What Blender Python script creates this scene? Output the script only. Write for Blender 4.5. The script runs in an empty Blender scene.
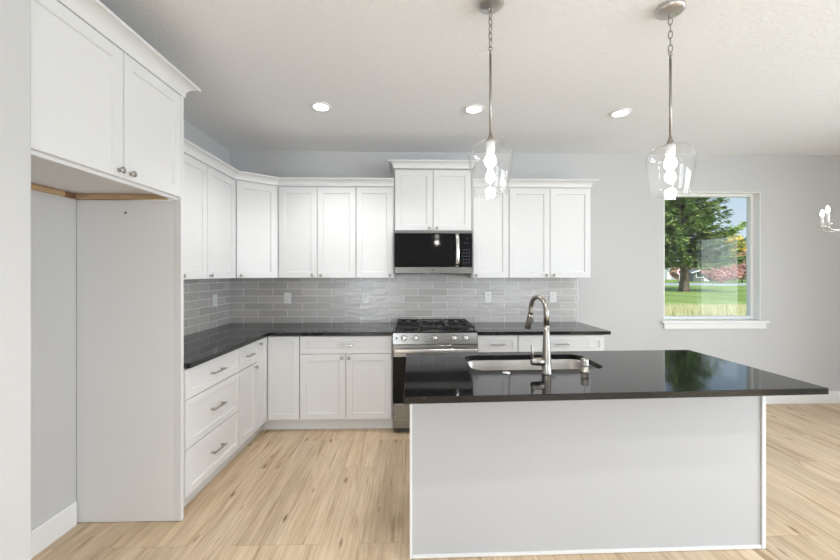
import bpy, bmesh, math, random
from mathutils import Vector, Matrix
from math import sin, cos, pi, radians

SC = bpy.context.scene
COL = SC.collection

# ------------------------------------------------------------------ camera
CAM_D, CAM_H, CAM_YAW, FPX, HY = 3.9575, 1.4422, 0.0250, 364.8, 273.7
cam_data = bpy.data.cameras.new('camera')
cam_data.sensor_width = 36.0
cam_data.sensor_fit = 'HORIZONTAL'
cam_data.lens = FPX / 840 * 36.0
cam_data.shift_y = -(280 - HY) / 840
cam_data.clip_start = 0.05
cam_data.clip_end = 600
cam = bpy.data.objects.new('camera', cam_data)
COL.objects.link(cam)
cam.location = (0, -CAM_D, CAM_H)
cam.rotation_euler = (pi / 2, 0, -CAM_YAW)
SC.camera = cam

# ------------------------------------------------------------------ world, sun, daylight, exposure
SC.view_settings.view_transform = 'Standard'
SC.view_settings.look = 'None'
SC.view_settings.gamma = 1.0
SC.view_settings.exposure = -0.03
SC.view_settings.use_curve_mapping = False
SC.cycles.max_bounces = 14
SC.cycles.diffuse_bounces = 7
SC.cycles.glossy_bounces = 6
SC.cycles.transparent_max_bounces = 24
SC.cycles.sample_clamp_indirect = 6.0
SC.cycles.use_denoising = True

world = bpy.data.worlds.new('sky')
SC.world = world
world.use_nodes = True
wn = world.node_tree.nodes
wl = world.node_tree.links
wn.clear()
w_out = wn.new('ShaderNodeOutputWorld')
w_bg = wn.new('ShaderNodeBackground')
w_geo = wn.new('ShaderNodeTexCoord')
w_sep = wn.new('ShaderNodeSeparateXYZ')
w_ramp = wn.new('ShaderNodeValToRGB')
w_ramp.color_ramp.elements[0].position = 0.0
w_ramp.color_ramp.elements[0].color = (0.80, 0.90, 0.98, 1)
w_ramp.color_ramp.elements[1].position = 0.45
w_ramp.color_ramp.elements[1].color = (0.36, 0.60, 0.92, 1)
wl.new(w_geo.outputs['Generated'], w_sep.inputs[0])
wl.new(w_sep.outputs['Z'], w_ramp.inputs[0])
wl.new(w_ramp.outputs[0], w_bg.inputs['Color'])
w_bg.inputs['Strength'].default_value = 1.0
wl.new(w_bg.outputs[0], w_out.inputs[0])


def add_light(name, kind, loc, energy, color=(1, 1, 1), target=None, **kw):
    d = bpy.data.lights.new(name, kind)
    d.energy = energy
    d.color = color
    for k, v in kw.items():
        setattr(d, k, v)
    o = bpy.data.objects.new(name, d)
    COL.objects.link(o)
    o.location = loc
    if target is not None:
        o.rotation_euler = (Vector(target) - Vector(loc)).to_track_quat('-Z', 'Y').to_euler()
    return o


add_light('sun', 'SUN', (-10, -28, 24), 4.6, (1.0, 0.95, 0.86), target=(-2, -6, 0), angle=radians(0.6))
# area lamps added outside the glazed openings to boost the daylight indoors
add_light('daylight_patio_door', 'AREA', (4.99, -1.55, 1.06), 17, (0.90, 0.94, 1.0), target=(0, -1.55, 1.06),
          shape='RECTANGLE', size=0.86, size_y=2.0)
add_light('fill_light_side', 'AREA', (4.99, -4.525, 1.35), 195, (0.86, 0.925, 1.0), target=(0, -4.525, 1.35),
          shape='RECTANGLE', size=3.3, size_y=1.75)
add_light('fill_light_rear', 'AREA', (3.3, -8.17, 1.35), 80, (0.865, 0.925, 1.0), target=(3.3, 0, 1.35),
          shape='RECTANGLE', size=2.4, size_y=1.8)
add_light('fill_light_hall', 'AREA', (-1.3, -8.17, 1.35), 90, (0.865, 0.925, 1.0), target=(-1.3, 0, 1.35),
          shape='RECTANGLE', size=1.0, size_y=1.8)

# ------------------------------------------------------------------ mesh helpers


class MB:
    """collects shapes into one bmesh, built as one object"""

    def __init__(self, M=None):
        self.bm = bmesh.new()
        self.M = M

    def _xf(self, vs, M=None):
        if M is not None:
            for v in vs:
                v.co = M @ v.co
        if self.M is not None:
            for v in vs:
                v.co = self.M @ v.co

    def box(self, x0, x1, y0, y1, z0, z1, b=0.0, seg=1, M=None):
        t = bmesh.new()
        bmesh.ops.create_cube(t, size=1)
        for v in t.verts:
            v.co = Vector((x0 + (v.co.x + .5) * (x1 - x0), y0 + (v.co.y + .5) * (y1 - y0), z0 + (v.co.z + .5) * (z1 - z0)))
        if b > 0:
            bmesh.ops.bevel(t, geom=t.edges[:], offset=b, segments=seg, affect='EDGES', profile=0.5)
        self.add(t, M)
        return self

    def add(self, t, M=None):
        self._xf(t.verts, M)
        vm = {}
        for v in t.verts:
            vm[v] = self.bm.verts.new(v.co)
        for f in t.faces:
            try:
                nf = self.bm.faces.new([vm[v] for v in f.verts])
                nf.smooth = f.smooth
            except ValueError:
                pass
        t.free()

    def faces(self, vs, fs, smooth=False, M=None):
        t = bmesh.new()
        bv = [t.verts.new(v) for v in vs]
        for f in fs:
            try:
                nf = t.faces.new([bv[i] for i in f])
                nf.smooth = smooth
            except ValueError:
                pass
        self.add(t, M)
        return self

    def lathe(self, prof, n=24, c=(0, 0, 0), M=None, closed=False, smooth=True):
        """prof: list of (r, z), spun about z through c"""
        vs, fs, rings = [], [], []
        for r, z in prof:
            if r < 1e-6:
                rings.append([len(vs)])
                vs.append((c[0], c[1], c[2] + z))
            else:
                rings.append(list(range(len(vs), len(vs) + n)))
                for k in range(n):
                    a = 2 * pi * k / n
                    vs.append((c[0] + r * cos(a), c[1] + r * sin(a), c[2] + z))
        idx = list(range(len(prof) - 1))
        pairs = [(rings[i], rings[i + 1]) for i in idx]
        if closed:
            pairs.append((rings[-1], rings[0]))
        for A, B in pairs:
            for k in range(n):
                k2 = (k + 1) % n
                if len(A) == 1 and len(B) == 1:
                    continue
                if len(A) == 1:
                    fs.append((A[0], B[k2], B[k]))
                elif len(B) == 1:
                    fs.append((A[k], A[k2], B[0]))
                else:
                    fs.append((A[k], A[k2], B[k2], B[k]))
        return self.faces(vs, fs, smooth, M)

    def tube(self, pts, r, n=10, caps=True, M=None, closed=False, smooth=True):
        pts = [Vector(p) for p in pts]
        rs = r if isinstance(r, (list, tuple)) else [r] * len(pts)
        vs, fs = [], []
        m = len(pts)
        up = None
        for i, p in enumerate(pts):
            if closed:
                d = pts[(i + 1) % m] - pts[i - 1]
            else:
                d = pts[min(i + 1, m - 1)] - pts[max(i - 1, 0)]
            d.normalize()
            if up is None:
                up = Vector((0, 0, 1)) if abs(d.z) < .9 else Vector((1, 0, 0))
            s = d.cross(up)
            if s.length < 1e-5:
                s = d.orthogonal()
            s.normalize()
            up = s.cross(d)
            up.normalize()
            for k in range(n):
                a = 2 * pi * k / n
                q = p + (s * cos(a) + up * sin(a)) * rs[i]
                vs.append(q)
        for i in range(m if closed else m - 1):
            j = (i + 1) % m
            for k in range(n):
                k2 = (k + 1) % n
                fs.append((i * n + k, i * n + k2, j * n + k2, j * n + k))
        if caps and not closed:
            fs.append(tuple(range(n - 1, -1, -1)))
            fs.append(tuple((m - 1) * n + k for k in range(n)))
        return self.faces(vs, fs, smooth, M)

    def prism(self, poly, z0, z1, b=0.0, seg=1, M=None):
        """poly in xy, extruded in z"""
        t = bmesh.new()
        lo = [t.verts.new((x, y, z0)) for x, y in poly]
        hi = [t.verts.new((x, y, z1)) for x, y in poly]
        n = len(poly)
        t.faces.new(lo[::-1])
        t.faces.new(hi)
        for i in range(n):
            t.faces.new((lo[i], lo[(i + 1) % n], hi[(i + 1) % n], hi[i]))
        bmesh.ops.recalc_face_normals(t, faces=t.faces[:])
        if b > 0:
            es = [e for e in t.edges if abs(e.verts[0].co.z - e.verts[1].co.z) < 1e-6 or True]
            bmesh.ops.bevel(t, geom=es, offset=b, segments=seg, affect='EDGES', profile=0.5)
        self.add(t, M)
        return self

    def sweep(self, path, prof, M=None):
        """path: xy points (open, mitred); prof: closed list of (outward, z). outward = right of the path direction"""
        n = len(path)
        P = [Vector((p[0], p[1])) for p in path]
        vs, fs = [], []
        for i in range(n):
            d0 = (P[i] - P[i - 1]).normalized() if i > 0 else None
            d1 = (P[i + 1] - P[i]).normalized() if i < n - 1 else None
            if d0 is None:
                d0 = d1
            if d1 is None:
                d1 = d0
            n0 = Vector((d0.y, -d0.x))
            n1 = Vector((d1.y, -d1.x))
            mid = (n0 + n1).normalized()
            k = 1 / max(mid.dot(n0), 0.2)
            for o, z in prof:
                q = P[i] + mid * o * k
                vs.append((q.x, q.y, z))
        m = len(prof)
        for i in range(n - 1):
            for j in range(m):
                j2 = (j + 1) % m
                fs.append((i * m + j, i * m + j2, (i + 1) * m + j2, (i + 1) * m + j))
        fs.append(tuple(range(m)))
        fs.append(tuple((n - 1) * m + j for j in range(m - 1, -1, -1)))
        t = bmesh.new()
        bv = [t.verts.new(v) for v in vs]
        for f in fs:
            t.faces.new([bv[i] for i in f])
        bmesh.ops.recalc_face_normals(t, faces=t.faces[:])
        self.add(t, M)
        return self

    def build(self, name, mat, parent=None):
        me = bpy.data.meshes.new(name)
        bmesh.ops.recalc_face_normals(self.bm, faces=self.bm.faces[:]) if len(self.bm.faces) < 3000 else None
        self.bm.to_mesh(me)
        self.bm.free()
        me.materials.append(mat)
        o = bpy.data.objects.new(name, me)
        COL.objects.link(o)
        if parent is not None:
            o.parent = parent
        return o


def tag(o, label=None, cat=None, group=None, kind=None):
    if label:
        o['label'] = label
    if cat:
        o['category'] = cat
    if group:
        o['group'] = group
    if kind:
        o['kind'] = kind
    return o


def thing(name, label, cat, loc=(0, 0, 0), rz=0, group=None):
    o = bpy.data.objects.new(name, None)
    o.empty_display_size = 0.1
    COL.objects.link(o)
    o.location = loc
    o.rotation_euler = (0, 0, rz)
    return tag(o, label, cat, group)


def struct(o):
    o['kind'] = 'structure'
    return o


def dup(root, loc=None, rz=None, label=None):
    r = root.copy()
    COL.objects.link(r)
    if loc is not None:
        r.location = loc
    if rz is not None:
        r.rotation_euler = (0, 0, rz)
    if label:
        r['label'] = label
    for ch in list(root.children):
        c = ch.copy()
        COL.objects.link(c)
        c.parent = r
        for g in list(ch.children):
            d = g.copy()
            COL.objects.link(d)
            d.parent = c
    return r


# ------------------------------------------------------------------ materials


def base_mat(name):
    m = bpy.data.materials.new(name)
    m.use_nodes = True
    nt = m.node_tree
    return m, nt, nt.nodes['Principled BSDF'], nt.nodes['Material Output']


def N(nt, kind, **kw):
    n = nt.nodes.new(kind)
    for k, v in kw.items():
        setattr(n, k, v)
    return n


def plain(name, col, rough=.5, metal=0.0, spec=None, bump=None, vary=0.0, coat=0.0):
    m, nt, b, out = base_mat(name)
    b.inputs['Base Color'].default_value = (*col, 1)
    b.inputs['Roughness'].default_value = rough
    b.inputs['Metallic'].default_value = metal
    if spec is not None:
        b.inputs['Specular IOR Level'].default_value = spec
    if coat:
        b.inputs['Coat Weight'].default_value = coat
        b.inputs['Coat Roughness'].default_value = 0.05
    tc = N(nt, 'ShaderNodeTexCoord')
    if vary:
        no = N(nt, 'ShaderNodeTexNoise')
        no.inputs['Scale'].default_value = 6
        no.inputs['Detail'].default_value = 4
        mx = N(nt, 'ShaderNodeMix', data_type='RGBA')
        mx.inputs['A'].default_value = (*[c * (1 - vary) for c in col], 1)
        mx.inputs['B'].default_value = (*[min(1, c * (1 + vary)) for c in col], 1)
        nt.links.new(tc.outputs['Object'], no.inputs['Vector'])
        nt.links.new(no.outputs['Fac'], mx.inputs['Factor'])
        nt.links.new(mx.outputs['Result'], b.inputs['Base Color'])
    if bump:
        sc_, st, dist = bump
        no2 = N(nt, 'ShaderNodeTexNoise')
        no2.inputs['Scale'].default_value = sc_
        no2.inputs['Detail'].default_value = 4
        bp = N(nt, 'ShaderNodeBump')
        bp.inputs['Strength'].default_value = st
        bp.inputs['Distance'].default_value = dist
        nt.links.new(tc.outputs['Object'], no2.inputs['Vector'])
        nt.links.new(no2.outputs['Fac'], bp.inputs['Height'])
        nt.links.new(bp.outputs['Normal'], b.inputs['Normal'])
    return m


def brushed(name, col, rough, axis=0, metal=1.0):
    m, nt, b, out = base_mat(name)
    b.inputs['Metallic'].default_value = metal
    b.inputs['Base Color'].default_value = (*col, 1)
    tc = N(nt, 'ShaderNodeTexCoord')
    mp = N(nt, 'ShaderNodeMapping')
    s = [260, 260, 260]
    s[axis] = 3
    mp.inputs['Scale'].default_value = s
    no = N(nt, 'ShaderNodeTexNoise')
    no.inputs['Scale'].default_value = 1
    no.inputs['Detail'].default_value = 2
    mr = N(nt, 'ShaderNodeMapRange')
    mr.inputs['To Min'].default_value = rough - .03
    mr.inputs['To Max'].default_value = rough + .05
    nt.links.new(tc.outputs['Object'], mp.inputs['Vector'])
    nt.links.new(mp.outputs[0], no.inputs['Vector'])
    nt.links.new(no.outputs['Fac'], mr.inputs['Value'])
    nt.links.new(mr.outputs[0], b.inputs['Roughness'])
    return m


def emit(name, col, strength):
    m = bpy.data.materials.new(name)
    m.use_nodes = True
    nt = m.node_tree
    nt.nodes.clear()
    o = N(nt, 'ShaderNodeOutputMaterial')
    e = N(nt, 'ShaderNodeEmission')
    e.inputs['Color'].default_value = (*col, 1)
    e.inputs['Strength'].default_value = strength
    nt.links.new(e.outputs[0], o.inputs['Surface'])
    return m


def thin_glass(name, tint=(1, 1, 1), rough=0.0, boost=1.0, ior=1.5, grazing=.8, milk=0.0):
    m = bpy.data.materials.new(name)
    m.use_nodes = True
    nt = m.node_tree
    nt.nodes.clear()
    o = N(nt, 'ShaderNodeOutputMaterial')
    t = N(nt, 'ShaderNodeBsdfTransparent')
    t.inputs['Color'].default_value = (*tint, 1)
    g = N(nt, 'ShaderNodeBsdfGlossy')
    g.inputs['Roughness'].default_value = rough
    # two-sided Schlick reflectance of a thin pane
    ge = N(nt, 'ShaderNodeNewGeometry')
    dt = N(nt, 'ShaderNodeVectorMath', operation='DOT_PRODUCT')
    nt.links.new(ge.outputs['Normal'], dt.inputs[0])
    nt.links.new(ge.outputs['Incoming'], dt.inputs[1])
    ab = N(nt, 'ShaderNodeMath', operation='ABSOLUTE')
    nt.links.new(dt.outputs['Value'], ab.inputs[0])
    om = N(nt, 'ShaderNodeMath', operation='SUBTRACT')
    om.inputs[0].default_value = 1.0
    om.use_clamp = True
    nt.links.new(ab.outputs[0], om.inputs[1])
    pw = N(nt, 'ShaderNodeMath', operation='POWER')
    pw.inputs[1].default_value = 4.0
    nt.links.new(om.outputs[0], pw.inputs[0])
    f0 = ((ior - 1) / (ior + 1)) ** 2
    ml = N(nt, 'ShaderNodeMath', operation='MULTIPLY_ADD')
    ml.inputs[1].default_value = (1 - f0) * grazing
    ml.inputs[2].default_value = f0 * boost
    ml.use_clamp = True
    mx = N(nt, 'ShaderNodeMixShader')
    nt.links.new(pw.outputs[0], ml.inputs[0])
    nt.links.new(ml.outputs[0], mx.inputs[0])
    nt.links.new(t.outputs[0], mx.inputs[1])
    nt.links.new(g.outputs[0], mx.inputs[2])
    if milk:
        tl = N(nt, 'ShaderNodeBsdfTranslucent')
        tl.inputs['Color'].default_value = (.95, .95, .95, 1)
        m2 = N(nt, 'ShaderNodeMixShader')
        m2.inputs[0].default_value = milk
        nt.links.new(mx.outputs[0], m2.inputs[1])
        nt.links.new(tl.outputs[0], m2.inputs[2])
        mx = m2
    nt.links.new(mx.outputs[0], o.inputs['Surface'])
    return m


def tile_mat(name, axis):
    """glossy hand-made look subway tile, running bond. axis: 'x' back wall, 'y' side wall"""
    m, nt, b, out = base_mat(name)
    tc = N(nt, 'ShaderNodeTexCoord')
    sp = N(nt, 'ShaderNodeSeparateXYZ')
    nt.links.new(tc.outputs['Object'], sp.inputs[0])
    cb = N(nt, 'ShaderNodeCombineXYZ')
    nt.links.new(sp.outputs['X' if axis == 'x' else 'Y'], cb.inputs[0])
    nt.links.new(sp.outputs['Z'], cb.inputs[1])
    mp = N(nt, 'ShaderNodeMapping')
    mp.inputs['Location'].default_value = (1.634 + .312 * 10 if axis == 'x' else .431 + .312 * 10, -0.9055 + 0.0745 * 12, 0)
    nt.links.new(cb.outputs[0], mp.inputs['Vector'])
    br = N(nt, 'ShaderNodeTexBrick')
    br.offset = 0.5
    br.inputs['Scale'].default_value = 1.0
    br.inputs['Brick Width'].default_value = 0.312
    br.inputs['Row Height'].default_value = 0.0745
    br.inputs['Mortar Size'].default_value = 0.0024
    br.inputs['Mortar Smooth'].default_value = 0.1
    br.inputs['Color1'].default_value = (0, 0, 0, 1)
    br.inputs['Color2'].default_value = (1, 1, 1, 1)
    br.inputs['Mortar'].default_value = (0.5, 0.5, 0.5, 1)
    nt.links.new(mp.outputs[0], br.inputs['Vector'])
    rnd = N(nt, 'ShaderNodeMix', data_type='RGBA')
    rnd.inputs['A'].default_value = (0.46, 0.436, 0.422, 1)
    rnd.inputs['B'].default_value = (0.57, 0.543, 0.528, 1)
    nt.links.new(br.outputs['Color'], rnd.inputs['Factor'])
    gm = N(nt, 'ShaderNodeMix', data_type='RGBA')
    gm.inputs['B'].default_value = (0.88, 0.87, 0.85, 1)
    nt.links.new(br.outputs['Fac'], gm.inputs['Factor'])
    nt.links.new(rnd.outputs['Result'], gm.inputs['A'])
    nt.links.new(gm.outputs['Result'], b.inputs['Base Color'])
    rr = N(nt, 'ShaderNodeMapRange')
    rr.inputs['To Min'].default_value = 0.21
    rr.inputs['To Max'].default_value = 0.7
    nt.links.new(br.outputs['Fac'], rr.inputs['Value'])
    nt.links.new(rr.outputs[0], b.inputs['Roughness'])
    # wavy glaze, different on every tile
    no = N(nt, 'ShaderNodeTexNoise', noise_dimensions='4D')
    no.inputs['Scale'].default_value = 1.0
    no.inputs['Detail'].default_value = 1.5
    mp2 = N(nt, 'ShaderNodeMapping')
    mp2.inputs['Rotation'].default_value = (0, 0, radians(-24))
    mp2.inputs['Scale'].default_value = (9, 26, 9)
    nt.links.new(cb.outputs[0], mp2.inputs['Vector'])
    nt.links.new(mp2.outputs[0], no.inputs['Vector'])
    wm = N(nt, 'ShaderNodeMath', operation='MULTIPLY')
    wm.inputs[1].default_value = 37.0
    nt.links.new(br.outputs['Color'], wm.inputs[0])
    nt.links.new(wm.outputs[0], no.inputs['W'])
    inv = N(nt, 'ShaderNodeMath', operation='MULTIPLY_ADD')
    inv.inputs[1].default_value = -0.25
    nt.links.new(br.outputs['Fac'], inv.inputs[0])
    nt.links.new(no.outputs['Fac'], inv.inputs[2])
    bp = N(nt, 'ShaderNodeBump')
    bp.inputs['Strength'].default_value = 0.75
    bp.inputs['Distance'].default_value = 0.006
    nt.links.new(inv.outputs[0], bp.inputs['Height'])
    nt.links.new(bp.outputs['Normal'], b.inputs['Normal'])
    return m


def floor_mat():
    m, nt, b, out = base_mat('oak_plank_floor')
    tc = N(nt, 'ShaderNodeTexCoord')
    sp = N(nt, 'ShaderNodeSeparateXYZ')
    nt.links.new(tc.outputs['Object'], sp.inputs[0])
    cb = N(nt, 'ShaderNodeCombineXYZ')
    nt.links.new(sp.outputs['Y'], cb.inputs[0])
    nt.links.new(sp.outputs['X'], cb.inputs[1])
    mp = N(nt, 'ShaderNodeMapping')
    mp.inputs['Location'].default_value = (20.3, 10.07, 0)
    nt.links.new(cb.outputs[0], mp.inputs['Vector'])
    br = N(nt, 'ShaderNodeTexBrick')
    br.offset = 0.37
    br.offset_frequency = 3
    br.inputs['Scale'].default_value = 1
    br.inputs['Brick Width'].default_value = 1.22
    br.inputs['Row Height'].default_value = 0.228
    br.inputs['Mortar Size'].default_value = 0.0009
    br.inputs['Mortar Smooth'].default_value = 0.3
    br.inputs['Color1'].default_value = (0, 0, 0, 1)
    br.inputs['Color2'].default_value = (1, 1, 1, 1)
    br.inputs['Mortar'].default_value = (.5, .5, .5, 1)
    nt.links.new(mp.outputs[0], br.inputs['Vector'])
    wm = N(nt, 'ShaderNodeMath', operation='MULTIPLY')
    wm.inputs[1].default_value = 53.0
    nt.links.new(br.outputs['Color'], wm.inputs[0])

    def grain(sx, sy, detail, dist, rough=.55):
        q = N(nt, 'ShaderNodeMapping')
        q.inputs['Scale'].default_value = (sx, sy, 1)
        nt.links.new(cb.outputs[0], q.inputs['Vector'])
        no = N(nt, 'ShaderNodeTexNoise', noise_dimensions='4D')
        no.inputs['Scale'].default_value = 1
        no.inputs['Detail'].default_value = detail
        no.inputs['Roughness'].default_value = rough
        no.inputs['Distortion'].default_value = dist
        nt.links.new(q.outputs[0], no.inputs['Vector'])
        nt.links.new(wm.outputs[0], no.inputs['W'])
        return no
    g1 = grain(1.0, 12, 6, .9)
    g2 = grain(4, 95, 5, .4)
    g3 = grain(1.1, 15, 3, 1.4)
    ramp = N(nt, 'ShaderNodeValToRGB')
    e = ramp.color_ramp.elements
    e[0].position = .30
    e[0].color = (0.50, 0.375, 0.25, 1)
    e[1].position = .72
    e[1].color = (0.70, 0.58, 0.44, 1)
    k = ramp.color_ramp.elements.new(.48)
    k.color = (0.62, 0.49, 0.345, 1)
    nt.links.new(g1.outputs['Fac'], ramp.inputs[0])
    # fine grain
    fg = N(nt, 'ShaderNodeMix', data_type='RGBA', blend_type='MULTIPLY')
    fr = N(nt, 'ShaderNodeValToRGB')
    fr.color_ramp.elements[0].position = .3
    fr.color_ramp.elements[0].color = (.70, .66, .62, 1)
    fr.color_ramp.elements[1].position = .62
    fr.color_ramp.elements[1].color = (1.04, 1.04, 1.04, 1)
    nt.links.new(g2.outputs['Fac'], fr.inputs[0])
    fg.inputs['Factor'].default_value = .75
    nt.links.new(ramp.outputs[0], fg.inputs['A'])
    nt.links.new(fr.outputs[0], fg.inputs['B'])
    # dark streaks of heartwood
    st = N(nt, 'ShaderNodeValToRGB')
    st.color_ramp.elements[0].position = .56
    st.color_ramp.elements[0].color = (1, 1, 1, 1)
    st.color_ramp.elements[1].position = .74
    st.color_ramp.elements[1].color = (.54, .43, .33, 1)
    nt.links.new(g3.outputs['Fac'], st.inputs[0])
    sg = N(nt, 'ShaderNodeMix', data_type='RGBA', blend_type='MULTIPLY')
    sg.inputs['Factor'].default_value = .85
    nt.links.new(fg.outputs['Result'], sg.inputs['A'])
    nt.links.new(st.outputs[0], sg.inputs['B'])
    # knots
    vq = N(nt, 'ShaderNodeMapping')
    vq.inputs['Scale'].default_value = (2.6, 9.5, 1)
    nt.links.new(cb.outputs[0], vq.inputs['Vector'])
    vo = N(nt, 'ShaderNodeTexVoronoi')
    vo.inputs['Scale'].default_value = 1.0
    nt.links.new(vq.outputs[0], vo.inputs['Vector'])
    kr = N(nt, 'ShaderNodeValToRGB')
    kr.color_ramp.elements[0].position = .035
    kr.color_ramp.elements[0].color = (.36, .26, .20, 1)
    kr.color_ramp.elements[1].position = .13
    kr.color_ramp.elements[1].color = (1, 1, 1, 1)
    nt.links.new(vo.outputs['Distance'], kr.inputs[0])
    kg = N(nt, 'ShaderNodeMix', data_type='RGBA', blend_type='MULTIPLY')
    kg.inputs['Factor'].default_value = .9
    nt.links.new(sg.outputs['Result'], kg.inputs['A'])
    nt.links.new(kr.outputs[0], kg.inputs['B'])
    # plank tone
    pt = N(nt, 'ShaderNodeMapRange')
    pt.inputs['To Min'].default_value = .95
    pt.inputs['To Max'].default_value = 1.15
    nt.links.new(br.outputs['Color'], pt.inputs['Value'])
    hs = N(nt, 'ShaderNodeHueSaturation')
    hs.inputs['Saturation'].default_value = 1.06
    nt.links.new(pt.outputs[0], hs.inputs['Value'])
    nt.links.new(kg.outputs['Result'], hs.inputs['Color'])
    jm = N(nt, 'ShaderNodeMix', data_type='RGBA')
    jm.inputs['B'].default_value = (0.20, 0.14, 0.09, 1)
    jf = N(nt, 'ShaderNodeMath', operation='MULTIPLY')
    jf.inputs[1].default_value = .7
    nt.links.new(br.outputs['Fac'], jf.inputs[0])
    nt.links.new(jf.outputs[0], jm.inputs['Factor'])
    nt.links.new(hs.outputs[0], jm.inputs['A'])
    nt.links.new(jm.outputs['Result'], b.inputs['Base Color'])
    b.inputs['Roughness'].default_value = .46
    b.inputs['Specular IOR Level'].default_value = .45
    bp = N(nt, 'ShaderNodeBump')
    bp.inputs['Strength'].default_value = .12
    bp.inputs['Distance'].default_value = .002
    nt.links.new(g2.outputs['Fac'], bp.inputs['Height'])
    nt.links.new(bp.outputs['Normal'], b.inputs['Normal'])
    return m


def granite_mat():
    m, nt, b, out = base_mat('dark_granite')
    tc = N(nt, 'ShaderNodeTexCoord')
    mp = N(nt, 'ShaderNodeMapping')
    mp.inputs['Scale'].default_value = (1, 1.5, 1)
    mp.inputs['Rotation'].default_value = (0, 0, radians(18))
    nt.links.new(tc.outputs['Object'], mp.inputs['Vector'])
    n1 = N(nt, 'ShaderNodeTexNoise')
    n1.inputs['Scale'].default_value = 24
    n1.inputs['Detail'].default_value = 6
    n1.inputs['Roughness'].default_value = .68
    n1.inputs['Distortion'].default_value = .6
    nt.links.new(mp.outputs[0], n1.inputs['Vector'])
    r1 = N(nt, 'ShaderNodeValToRGB')
    e = r1.color_ramp.elements
    e[0].position = .46
    e[0].color = (.006, .006, .007, 1)
    e[1].position = .82
    e[1].color = (.17, .138, .135, 1)
    k = e.new(.62)
    k.color = (.009, .009, .011, 1)
    nt.links.new(n1.outputs['Fac'], r1.inputs[0])
    vo = N(nt, 'ShaderNodeTexVoronoi')
    vo.inputs['Scale'].default_value = 120
    nt.links.new(mp.outputs[0], vo.inputs['Vector'])
    r2 = N(nt, 'ShaderNodeValToRGB')
    r2.color_ramp.elements[0].position = .10
    r2.color_ramp.elements[0].color = (.22, .21, .20, 1)
    r2.color_ramp.elements[1].position = .26
    r2.color_ramp.elements[1].color = (0, 0, 0, 1)
    nt.links.new(vo.outputs['Distance'], r2.inputs[0])
    ad = N(nt, 'ShaderNodeMix', data_type='RGBA', blend_type='ADD')
    ad.inputs['Factor'].default_value = .12
    nt.links.new(r1.outputs[0], ad.inputs['A'])
    nt.links.new(r2.outputs[0], ad.inputs['B'])
    nt.links.new(ad.outputs['Result'], b.inputs['Base Color'])
    b.inputs['Roughness'].default_value = .055
    b.inputs['IOR'].default_value = 1.5
    return m


def wall_paint(name, col, sc_, st, rough=.75):
    """rolled paint over a fine orange-peel texture"""
    m = plain(name, col, rough, 0, .3, bump=(sc_, st, .002))
    return m


def ceiling_mat():
    m, nt, b, out = base_mat('ceiling_paint')
    b.inputs['Base Color'].default_value = (.82, .83, .84, 1)
    b.inputs['Roughness'].default_value = .85
    b.inputs['Specular IOR Level'].default_value = .2
    tc = N(nt, 'ShaderNodeTexCoord')
    n1 = N(nt, 'ShaderNodeTexNoise')
    n1.inputs['Scale'].default_value = 52
    n1.inputs['Detail'].default_value = 3
    n1.inputs['Distortion'].default_value = .5
    nt.links.new(tc.outputs['Object'], n1.inputs['Vector'])
    r = N(nt, 'ShaderNodeValToRGB')
    r.color_ramp.elements[0].position = .45
    r.color_ramp.elements[1].position = .60
    nt.links.new(n1.outputs['Fac'], r.inputs[0])
    bp = N(nt, 'ShaderNodeBump')
    bp.inputs['Strength'].default_value = .38
    bp.inputs['Distance'].default_value = .004
    nt.links.new(r.outputs[0], bp.inputs['Height'])
    nt.links.new(bp.outputs['Normal'], b.inputs['Normal'])
    return m


def ramp_noise_mat(name, cols, scale, rough=.9, stretch=(1, 1, 1), detail=5, spec=.2, translucent=0):
    m, nt, b, out = base_mat(name)
    tc = N(nt, 'ShaderNodeTexCoord')
    mp = N(nt, 'ShaderNodeMapping')
    mp.inputs['Scale'].default_value = stretch
    no = N(nt, 'ShaderNodeTexNoise')
    no.inputs['Scale'].default_value = scale
    no.inputs['Detail'].default_value = detail
    no.inputs['Roughness'].default_value = .65
    r = N(nt, 'ShaderNodeValToRGB')
    e = r.color_ramp.elements
    e[0].position = .32
    e[0].color = (*cols[0], 1)
    e[1].position = .68
    e[1].color = (*cols[-1], 1)
    if len(cols) == 3:
        k = e.new(.5)
        k.color = (*cols[1], 1)
    nt.links.new(tc.outputs['Object'], mp.inputs['Vector'])
    nt.links.new(mp.outputs[0], no.inputs['Vector'])
    nt.links.new(no.outputs['Fac'], r.inputs[0])
    nt.links.new(r.outputs[0], b.inputs['Base Color'])
    b.inputs['Roughness'].default_value = rough
    b.inputs['Specular IOR Level'].default_value = spec
    return m


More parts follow.
